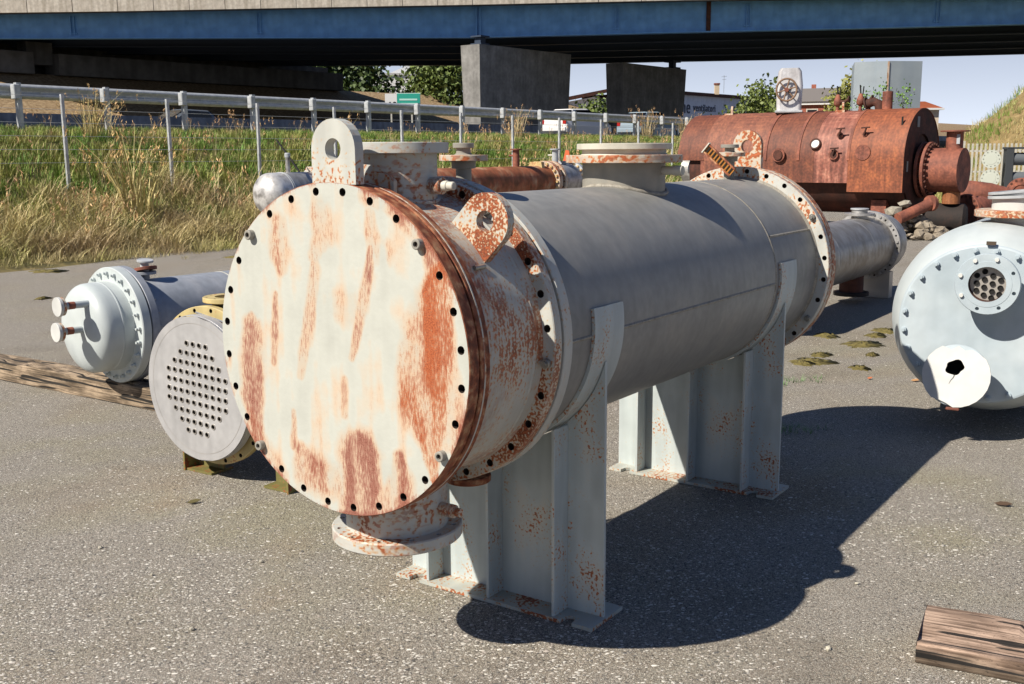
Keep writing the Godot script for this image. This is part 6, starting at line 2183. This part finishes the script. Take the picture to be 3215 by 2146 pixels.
	obj("leg_pipe", b, mat(mottled(Color(0.42, 0.25, 0.15), Color(0.52, 0.32, 0.19), Color(0.58, 0.38, 0.24), 120, 0.02, 0.6, 256), 0.75), N)
	# legs
	for s in [0.55, 3.9]:
		for x in [-0.6, 0.6]:
			b = MB.new()
			b.box(Vector3(x, 0.35, -s), Vector3(0.22, 0.7, 0.3))
			obj("leg", b, M.rustplain, H)
	b = MB.new()
	b.box(Vector3(0, 0.06, -2.2), Vector3(1.5, 0.12, 4.4))
	obj("skid", b, M.rustdark, H)
	# two safety valves and a bent pipe on top
	for s in [1.78, 1.30]:
		var t := thing("safety_valve", ["small rusty safety valve on top of the boiler, the one nearer the white gearbox", "small rusty safety valve on top of the boiler, the one among green weeds"][0 if s > 1.5 else 1], "valve", H.transform * Vector3(0, 2.43, -s), 50.0, "rusty safety valves on the boiler")
		t.scale = Vector3.ONE * 0.68
		b = MB.new()
		b.tube([Vector3(0, 0, 0), Vector3(0, 0.22, 0)], 0.05, 10)
		obj("pipe", b, M.rustplain, t)
		b = MB.new()
		b.lathe([Vector2(0.18, 0.05), Vector2(0.2, 0.09), Vector2(0.26, 0.12), Vector2(0.36, 0.11), Vector2(0.46, 0.07), Vector2(0.52, 0.05), Vector2(0.54, 0.0)], Transform3D(Basis(Vector3.RIGHT, PI / 2), Vector3.ZERO), 16, true)
		obj("body", b, M.rustplain, t)
		b = MB.new()
		b.tube([Vector3(0, 0.32, 0.05), Vector3(0, 0.30, 0.22), Vector3(0, 0.38, 0.34)], 0.05, 8)
		b.ring(0.0, 0.03, 0.0, 0.1, Transform3D(Basis(Vector3.UP, PI), Vector3(0, 0.38, 0.34)), 16)
		obj("outlet", b, M.rustdark, t)
		b = MB.new()
		b.tube([Vector3(0, 0.5, 0), Vector3(0, 0.78, -0.03)], 0.022, 6)
		b.tube([Vector3(0.03, 0.5, 0.05), Vector3(0.03, 0.74, 0.07)], 0.018, 6)
		obj("lever", b, M.black, t)
		b = MB.new()
		b.tube([Vector3(-0.02, 0.3, 0.2), Vector3(-0.02, 0.0, 0.22)], 0.02, 6)
		obj("drain", b, M.rustdark, t)
	var t := thing("bent_pipe", "short rusty pipe with a bent elbow on top of the boiler near its end", "pipe", H.transform * Vector3(0, 2.45, -0.87), 50.0)
	b = MB.new()
	b.tube([Vector3(0, 0, 0.12), Vector3(0, 0.36, 0.12)], 0.10, 14)
	obj("stub", b, M.rustplain, t)
	b = MB.new()
	b.tube([Vector3(0, -0.02, -0.02), Vector3(0, 0.13, -0.06), Vector3(0, 0.17, -0.16), Vector3(0, 0.13, -0.28)], 0.09, 12)
	b.ring(0, 0.03, 0, 0.14, Transform3D(Basis(Vector3.RIGHT, -0.3), Vector3(0, 0.13, -0.28)), 18)
	obj("elbow", b, M.rustdark, t)
	b = MB.new()
	b.tube([Vector3(0, 0.3, 0.06), Vector3(0, 0.75, 0.055)], 0.012, 6)
	var wm := leafy([[Vector3(0, 0, 0), Vector3(0.22, 0.22, 0.12)]], 150, 0.05, Color(0.07, 0.16, 0.02), Color(0.16, 0.30, 0.05), 401)
	for q in [[1.02, 0.35, "sprig of green weed growing left of the second safety valve"], [0.55, 0.3, "sprig of green weed behind the bent rusty pipe"], [1.42, 0.2, "low green weed between the two safety valves"]]:
		var wp := thing("weed", q[2], "weed", H.transform * Vector3(0.25, 2.34, -q[0]))
		var stm := MB.new()
		stm.tube([Vector3.ZERO, Vector3(0.02, q[1] * 0.6, 0.01), Vector3(0, q[1] + 0.15, 0)], 0.008, 5, false, 0.004)
		obj("stem", stm, M.bark, wp)
		var lf := obj("leaves", wm, M.leaf, wp)
		lf.position = Vector3(0, q[1] + 0.06, 0)
	# silver gearbox with a hand wheel, standing on the boiler
	var G := thing("valve_gearbox", "silver gearbox housing with a rusty spoked hand wheel standing on the boiler", "gearbox", H.transform * Vector3(-0.05, 2.44, -2.83), 50.0 - 64.0)
	b = MB.new()
	var lay := [[0.0, 0.235, 0.25, 0.07], [0.04, 0.25, 0.27, 0.08], [0.55, 0.27, 0.285, 0.08], [0.85, 0.235, 0.25, 0.07], [0.92, 0.19, 0.2, 0.06]]
	var prev := []
	for q in lay:
		var cur := []
		for k in 4:
			var cx: float = [1, -1, -1, 1][k] * (q[1] - q[3]); var cz: float = [1, 1, -1, -1][k] * (q[2] - q[3])
			for j in 5:
				var a: float = [0, PI / 2, PI, 3 * PI / 2][k] + j / 4.0 * PI / 2
				cur.append(b.p(Vector3(cx + cos(a) * q[3], q[0], cz + sin(a) * q[3]), Vector3(cos(a), 0.05, sin(a)).normalized()))
		if prev.size():
			for k in cur.size(): b.quad(prev[k], prev[(k + 1) % cur.size()], cur[(k + 1) % cur.size()], cur[k])
		prev = cur
	var tp := []
	for k in prev: tp.append(b.v[k])
	b.face(tp, Vector3.UP)
	obj("housing", b, M.silverpaint, G)
	b = MB.new()
	b.box(Vector3(0, 0.03, 0), Vector3(0.56, 0.05, 0.62), Transform3D(), 0.01)
	obj("base_plate", b, M.galv, G)
	var W := group_part("hand_wheel", G)
	W.position = Vector3(-0.06, 0.47, 0.36)
	b = MB.new()
	var rp := []
	for i in 33: rp.append(Vector3(sin(TAU * i / 32) * 0.205, cos(TAU * i / 32) * 0.225, 0))
	b.tube(rp, 0.02, 8, false)
	var rustwheel := plain(Color(0.48, 0.38, 0.3), 0.7)
	obj("rim", b, rustwheel, W)
	for k in 6:
		b = MB.new()
		var a := TAU * k / 6 + 0.26
		b.tube([Vector3(sin(a) * 0.03, cos(a) * 0.03, -0.02), Vector3(sin(a) * 0.2, cos(a) * 0.22, 0)], 0.015, 6)
		obj("spoke", b, rustwheel, W)
	b = MB.new()
	b.lathe([Vector2(-0.03, 0.0), Vector2(-0.03, 0.045), Vector2(0.1, 0.045)], Transform3D(), 14)
	obj("hub", b, M.rustplain, W)

# ------------------------------------------------------------------ scrap round the boiler
func make_scrap() -> void:
	var b := MB.new()
	b.lathe([Vector2(-0.6, 0.0), Vector2(-0.58, 0.36), Vector2(-0.5, 0.46), Vector2(0.5, 0.46), Vector2(0.58, 0.36), Vector2(0.6, 0.0)], Transform3D(Basis(), Vector3(0, 0.47, 0)), 40)
	var o := obj("black_drum", b, M.drum)  # drum is near-black brown all over
	o.scale = Vector3.ONE * 0.68
	o.position = Vector3(8.5, 0.0, -20.75); o.rotation_degrees.y = 62
	tag(o, "black round drum lying under the boiler's end pipe", "drum")
	var t := thing("rusty_pipe", "short rusty pipe lying aslant on the rubble left of the black drum", "pipe", Vector3(7.55, 0.5, -19.9), 8.0)
	b = MB.new()
	b.tube([Vector3(-0.35, -0.1, 0.1), Vector3(0.1, 0.06, 0), Vector3(0.36, 0.16, -0.05)], 0.105, 16)
	obj("pipe", b, M.rustplain, t)
	b = MB.new()
	b.lathe([Vector2(-0.05, 0.0), Vector2(-0.05, 0.15), Vector2(0.03, 0.15), Vector2(0.03, 0.0)], Transform3D(Basis(Vector3.UP, -1.2), Vector3(0.38, 0.17, -0.05)), 20)
	obj("flange", b, M.rustplain, t)
	for q in [[9.9, 0.36, -22.2, 0.5, 0.25, 25.0, "big rusty flanged pipe piece beside the black drum, the front one"], [10.3, 0.62, -23.4, 0.6, 0.27, -30.0, "big rusty flanged pipe piece behind the front one under the flange rack"], [11.9, 0.62, -24.2, 0.6, 0.26, 40.0, "rusty flanged pipe piece at the right edge below the flange rack"]]:
		t = thing("flanged_pipe", q[6], "pipe", Vector3(q[0], q[1], q[2]), q[5], "rusty flanged pipe pieces")
		b = MB.new()
		b.tube([Vector3(-q[3], 0.05, 0.0), Vector3(-q[3] * 0.3, 0.1, 0), Vector3(q[3] * 0.3, 0.05, -0.1), Vector3(q[3] * 0.8, -0.05, -0.35)], q[4], 20)
		obj("pipe", b, M.rustplain, t)
		var FT := Transform3D(Basis(Vector3.UP, -PI / 2), Vector3(-q[3], 0.05, 0))
		b = MB.new()
		b.ring(-0.04, 0.04, q[4] * 0.8, q[4] * 1.4, FT, 36, 0.006)
		obj("flange", b, M.rustplain, t)
		var bm := hex_bolt(0.03, 0.03)
		for i in 16:
			var bo := obj("bolt", bm, M.rustdark, t)
			bo.position = FT * Vector3(sin(TAU * i / 16) * q[4] * 1.22, cos(TAU * i / 16) * q[4] * 1.22, 0.05)
			bo.rotation = FT.basis.get_euler()
	t = thing("pipe_elbow", "thin rusty pipe elbow half hidden between the drum and the flanged pieces", "pipe", Vector3(9.75, 0.62, -23.9), 10.0)
	b = MB.new()
	b.tube([Vector3(-0.5, 0.12, 0), Vector3(-0.2, 0.22, 0), Vector3(0.1, 0.2, 0), Vector3(0.5, -0.1, 0)], 0.11, 12)
	obj("pipe", b, M.rustplain, t)
	# stones and broken concrete
	var r := RandomNumberGenerator.new()
	r.seed = 88
	var cols := [Color(0.62, 0.58, 0.52), Color(0.72, 0.69, 0.63), Color(0.5, 0.46, 0.4)]
	var rub := MB.new()
	for i in 170:
		var hr := sqrt(r.randf()); var ha := r.randf() * TAU
		var a := Vector3(7.6 + cos(ha) * hr * 0.75, 0.03 + (1.0 - hr) * 0.42, -20.05 + sin(ha) * hr * 0.4)
		chunk(rub, a, r.randf_range(0.05, 0.15), r)
	o = obj("rubble", rub, mat(mottled(Color(0.38, 0.34, 0.29), Color(0.5, 0.46, 0.4), Color(0.6, 0.56, 0.5), 130, 0.02, 0.0, 256), 0.9))
	tag(o, "pale broken stones spilled on the ground below the boiler's end", "rubble")
	o.set_meta("kind", "stuff")
	for q in [[7.25, 0.88, -20.1, 0.22, "pale broken concrete lump leaning under the boiler end, the largest one"], [7.5, 1.02, -20.15, 0.16, "pale angular stone on top of the heap under the boiler end"], [7.1, 0.7, -19.95, 0.18, "pale stone at the left of the heap under the boiler end"]]:
		b = MB.new()
		chunk(b, Vector3.ZERO, q[3], r)
		o = obj("stone", b, mat(mottled(Color(0.42, 0.4, 0.36), Color(0.54, 0.52, 0.47), Color(0.62, 0.6, 0.55), 131, 0.02, 0.0, 256), 0.9))
		o.position = Vector3(q[0], q[1] - 0.36, q[2])
		tag(o, q[4], "stone", "stones under the boiler end")
	# rack of three grey pipes with blind flanges by the palisade
	t = thing("flange_rack", "stack of three grey flanged pipes in a frame beside the palisade fence", "pipe rack", Vector3(12.1, 0, -26.9), -16.0)
	var grey := plain(Color(0.36, 0.38, 0.40), 0.6)
	for k in 3:
		var y: float = 1.42 - 0.48 * k
		b = MB.new()
		b.tube([Vector3(0.45, y, -0.12), Vector3(1.35, y, -0.25)], 0.16, 18)
		obj("pipe", b, grey, t)
		b = MB.new()
		var FT := Transform3D(Basis(Vector3.UP, -0.25), Vector3(0, y, 0))
		b.hole_face(0.12, 0.225, -0.05, -1, 12, 0.185, 0.014, 0.0, FT, 0.05)
		b.lathe([Vector2(-0.055, 0.0), Vector2(-0.055, 0.13), Vector2(-0.05, 0.132)], FT, 30)
		b.lathe([Vector2(-0.05, 0.225), Vector2(0.0, 0.225), Vector2(0.0, 0.1), Vector2(0.35, 0.12)], FT, 36)
		obj("blind_flange", b, plain(Color(0.68, 0.70, 0.66), 0.6), t)
	for x in [0.42, 1.28]:
		b = MB.new()
		b.box(Vector3(x, 0.85, -0.2), Vector3(0.18, 1.7, 0.5), Transform3D(), 0.01)
		obj("frame", b, plain(Color(0.2, 0.215, 0.23), 0.6), t)
	b = MB.new()
	b.box(Vector3(0.85, 1.69, -0.2), Vector3(1.1, 0.05, 0.5))
	obj("top_bar", b, plain(Color(0.2, 0.215, 0.23), 0.6), t)

func chunk(b: MB, at: Vector3, s: float, r: RandomNumberGenerator) -> void: # a broken stone: a dented, flattened icosahedron
	var g := 1.618
	var vs := []
	var sq := Vector3(r.randf_range(0.8, 1.25), r.randf_range(0.5, 0.8), r.randf_range(0.7, 1.1)) * s / 1.9
	var turn := Basis(Vector3(r.randfn(), r.randfn(), r.randfn()).normalized(), r.randf() * TAU)
	for q in [Vector3(-1, g, 0), Vector3(1, g, 0), Vector3(-1, -g, 0), Vector3(1, -g, 0), Vector3(0, -1, g), Vector3(0, 1, g), Vector3(0, -1, -g), Vector3(0, 1, -g), Vector3(g, 0, -1), Vector3(g, 0, 1), Vector3(-g, 0, -1), Vector3(-g, 0, 1)]:
		vs.append(at + (turn * q) * sq * r.randf_range(0.72, 1.12))
	for q in [[0, 11, 5], [0, 5, 1], [0, 1, 7], [0, 7, 10], [0, 10, 11], [1, 5, 9], [5, 11, 4], [11, 10, 2], [10, 7, 6], [7, 1, 8], [3, 9, 4], [3, 4, 2], [3, 2, 6], [3, 6, 8], [3, 8, 9], [4, 9, 5], [2, 4, 11], [6, 2, 10], [8, 6, 7], [9, 8, 1]]:
		var nn: Vector3 = (vs[q[1]] - vs[q[0]]).cross(vs[q[2]] - vs[q[0]]).normalized()
		if nn.dot((vs[q[0]] + vs[q[1]] + vs[q[2]]) / 3.0 - at) < 0: nn = -nn
		b.face([vs[q[0]], vs[q[1]], vs[q[2]]], nn)

# ------------------------------------------------------------------ small things on the asphalt
func make_small_things() -> void:
	# squared timber in the near right corner
	var tm := timber(1.5, 0.34, 0.075, 57, true)
	var o := obj("timber_block", tm, M.wood)
	o.position = Vector3(2.064, 0.0, -3.037); o.rotation_degrees.y = -27.0
	tag(o, "thick weathered timber lying in the near right corner of the asphalt", "timber")
	# moss cushions
	var moss := plain(Color.WHITE, 0.95)
	moss.vertex_color_use_as_albedo = true
	var r := RandomNumberGenerator.new()
	r.seed = 9
	var mats := []
	for k in 4: mats.append(moss_mesh(r, 60 + k))
	for i in MOSS.size():
		var q: Array = MOSS[i]
		var m := obj("moss_patch", mats[i % 4], moss)
		m.position = Vector3(q[0], 0.0, q[1]); m.rotation.y = i * 1.7
		m.scale = Vector3(q[2] * 1.35, 1.2, q[2] * 1.05)
		tag(m, MOSS_LABELS[i], "moss", "moss cushions right of the grey exchanger" if i < 9 else "moss smears at left")
	# small green weeds by the saddle
	var xs := []; var cs := []
	for i in 26:
		var k: Array = [[1.62, -6.15], [1.95, -7.55]][i % 2]
		xs.append(Transform3D(Basis(Vector3.UP, r.randf() * TAU).scaled(Vector3(0.35, 0.22, 0.35)), Vector3(k[0] + r.randfn() * 0.14, 0, k[1] + r.randfn() * 0.05)))
		cs.append(Color(0.10, 0.22, 0.06) * r.randf_range(0.8, 1.3))
	scatter("low_weeds", blade_tuft(21, 16, 0.22, 0.14, 0.012, 0.9), xs, cs, "small fresh green weeds growing from the asphalt behind the rear saddle", "weeds")
	for q in LEAVES:
		var b := MB.new()
		b.plate([Vector2(-0.05, 0.0), Vector2(-0.02, 0.022), Vector2(0.02, 0.02), Vector2(0.05, 0.0), Vector2(0.02, -0.018), Vector2(-0.02, -0.02)], Vector2.ZERO, 0.0, -0.004, 0.0, Transform3D(Basis(Vector3.RIGHT, -PI / 2), Vector3.ZERO))
		var l := obj("dry_leaf", b, plain(q[4], 0.8))
		l.position = Vector3(q[0], 0.012, q[1]); l.rotation = Vector3(0.25, q[2], 0.1); l.scale = Vector3.ONE * q[3] * 0.6
		tag(l, q[5], "leaf")
	# loose stones
	var cols := [Color(0.62, 0.6, 0.55), Color(0.45, 0.43, 0.4), Color(0.7, 0.68, 0.62)]
	for q in PEBBLES:
		var b := MB.new()
		chunk(b, Vector3(0, 0.006, 0), q[2], r)
		var s := obj("pebble", b, plain(cols[int(q[0] * 31.0) % 3 if q[0] > 0 else 0], 0.9))
		s.position = Vector3(q[0], 0.0, q[1])
		tag(s, q[3], "pebble", "loose pebbles on the asphalt")

func moss_mesh(r: RandomNumberGenerator, seed_: int) -> ArrayMesh:
	var nz := FastNoiseLite.new()
	nz.seed = seed_; nz.frequency = 2.2; nz.fractal_octaves = 4
	var m := MB.new()
	var rows := []
	for i in 9:
		var row := []
		for j in 29:
			var t := TAU * j / 28.0
			var k := i / 8.0
			var rad := k * (1.0 + nz.get_noise_2d(cos(t) * 0.8, sin(t) * 0.8) * 0.75)
			var p := Vector3(sin(t) * rad, 0, cos(t) * rad)
			var h := (1.0 - k * k) * (0.02 + 0.014 * nz.get_noise_2d(p.x * 3.0, p.z * 3.0)) + 0.006 * nz.get_noise_2d(p.x * 12.0 + 5.0, p.z * 12.0) * (1.0 - k)
			p.y = maxf(0.001, h) if i < 8 else -0.004
			var c := Color(0.075, 0.062, 0.018).lerp(Color(0.15, 0.125, 0.04), clampf(0.5 + nz.get_noise_2d(p.x * 6.0, p.z * 6.0) * 1.5, 0, 1))
			row.append(m.p(p, (Vector3.UP + Vector3(p.x, 0, p.z) * 0.4 + Vector3(nz.get_noise_2d(p.x * 14, p.z * 9), 0, nz.get_noise_2d(p.z * 14, p.x * 9)) * 0.6).normalized(), Vector2.ZERO, c))
		rows.append(row)
	for i in 8:
		for j in 28: m.quad(rows[i][j], rows[i][j + 1], rows[i + 1][j + 1], rows[i + 1][j])
	return m.mesh()

const MOSS := [[2.416, -8.257, 0.131], [2.865, -9.461, 0.102], [3.054, -9.009, 0.15], [3.496, -9.672, 0.12], [2.554, -8.527, 0.071], [2.684, -7.988, 0.067], [2.962, -8.512, 0.05], [2.312, -8.172, 0.075], [3.315, -9.442, 0.086], [-6.795, -15.389, 0.22], [-5.543, -12.373, 0.085], [-4.507, -17.316, 0.17], [-7.493, -17.168, 0.22]]
const LEAVES := [[2.635, -7.591, 0.6, 0.9, Color(0.72, 0.42, 0.27), "small curled orange leaf on the asphalt left of the broken white cap"], [2.94, -7.506, 0.1, 1.2, Color(0.66, 0.5, 0.34), "tan strip of bark lying beside the broken white cap"], [-1.545, -4.89, 0.5, 1.1, Color(0.33, 0.30, 0.16), "flat olive dead leaf in front of the tube sheet exchanger"], [2.32, -4.77, -0.5, 1.3, Color(0.3, 0.23, 0.17), "dark twig like leaf on the asphalt near the right edge"]]
const PEBBLES := [[-1.779, -4.309, 0.012, "loose dark pebble on the asphalt left of the end cover"], [-1.146, -3.507, 0.011, "loose pebble on the asphalt in the near left foreground"], [1.335, -3.868, 0.010, "pebble on the sunlit asphalt right of the shadow"], [1.063, -3.324, 0.014, "pebble on the asphalt left of the near timber"], [-1.044, -4.133, 0.010, "small pebble on the asphalt below the tube sheet"], [-1.452, -4.003, 0.009, "tiny pebble on the asphalt near the left edge"]]
const MOSS_LABELS := ["olive moss cushion closest to the rear saddle, the largest of three there", "small moss cushion just in front of the silver exchanger's shadow", "widest olive moss cushion in the middle of the moss group", "flat moss cushion nearest the pale blue end plate", "small moss cushion touching the back of the large one by the rear saddle", "lone round moss cushion lowest and rightmost of the moss group", "tiny moss dot between the widest cushion and the lone round one", "moss cushion at the left end of the group by the rear saddle's edge", "moss cushion between the widest one and the one nearest the pale end plate", "dark moss smear on the far asphalt at the left edge, the nearer large one", "short moss streak left of the pale domed exchanger", "moss strip at the foot of the grass bank behind the end cover's left edge", "moss strip at the foot of the grass bank at far left"]
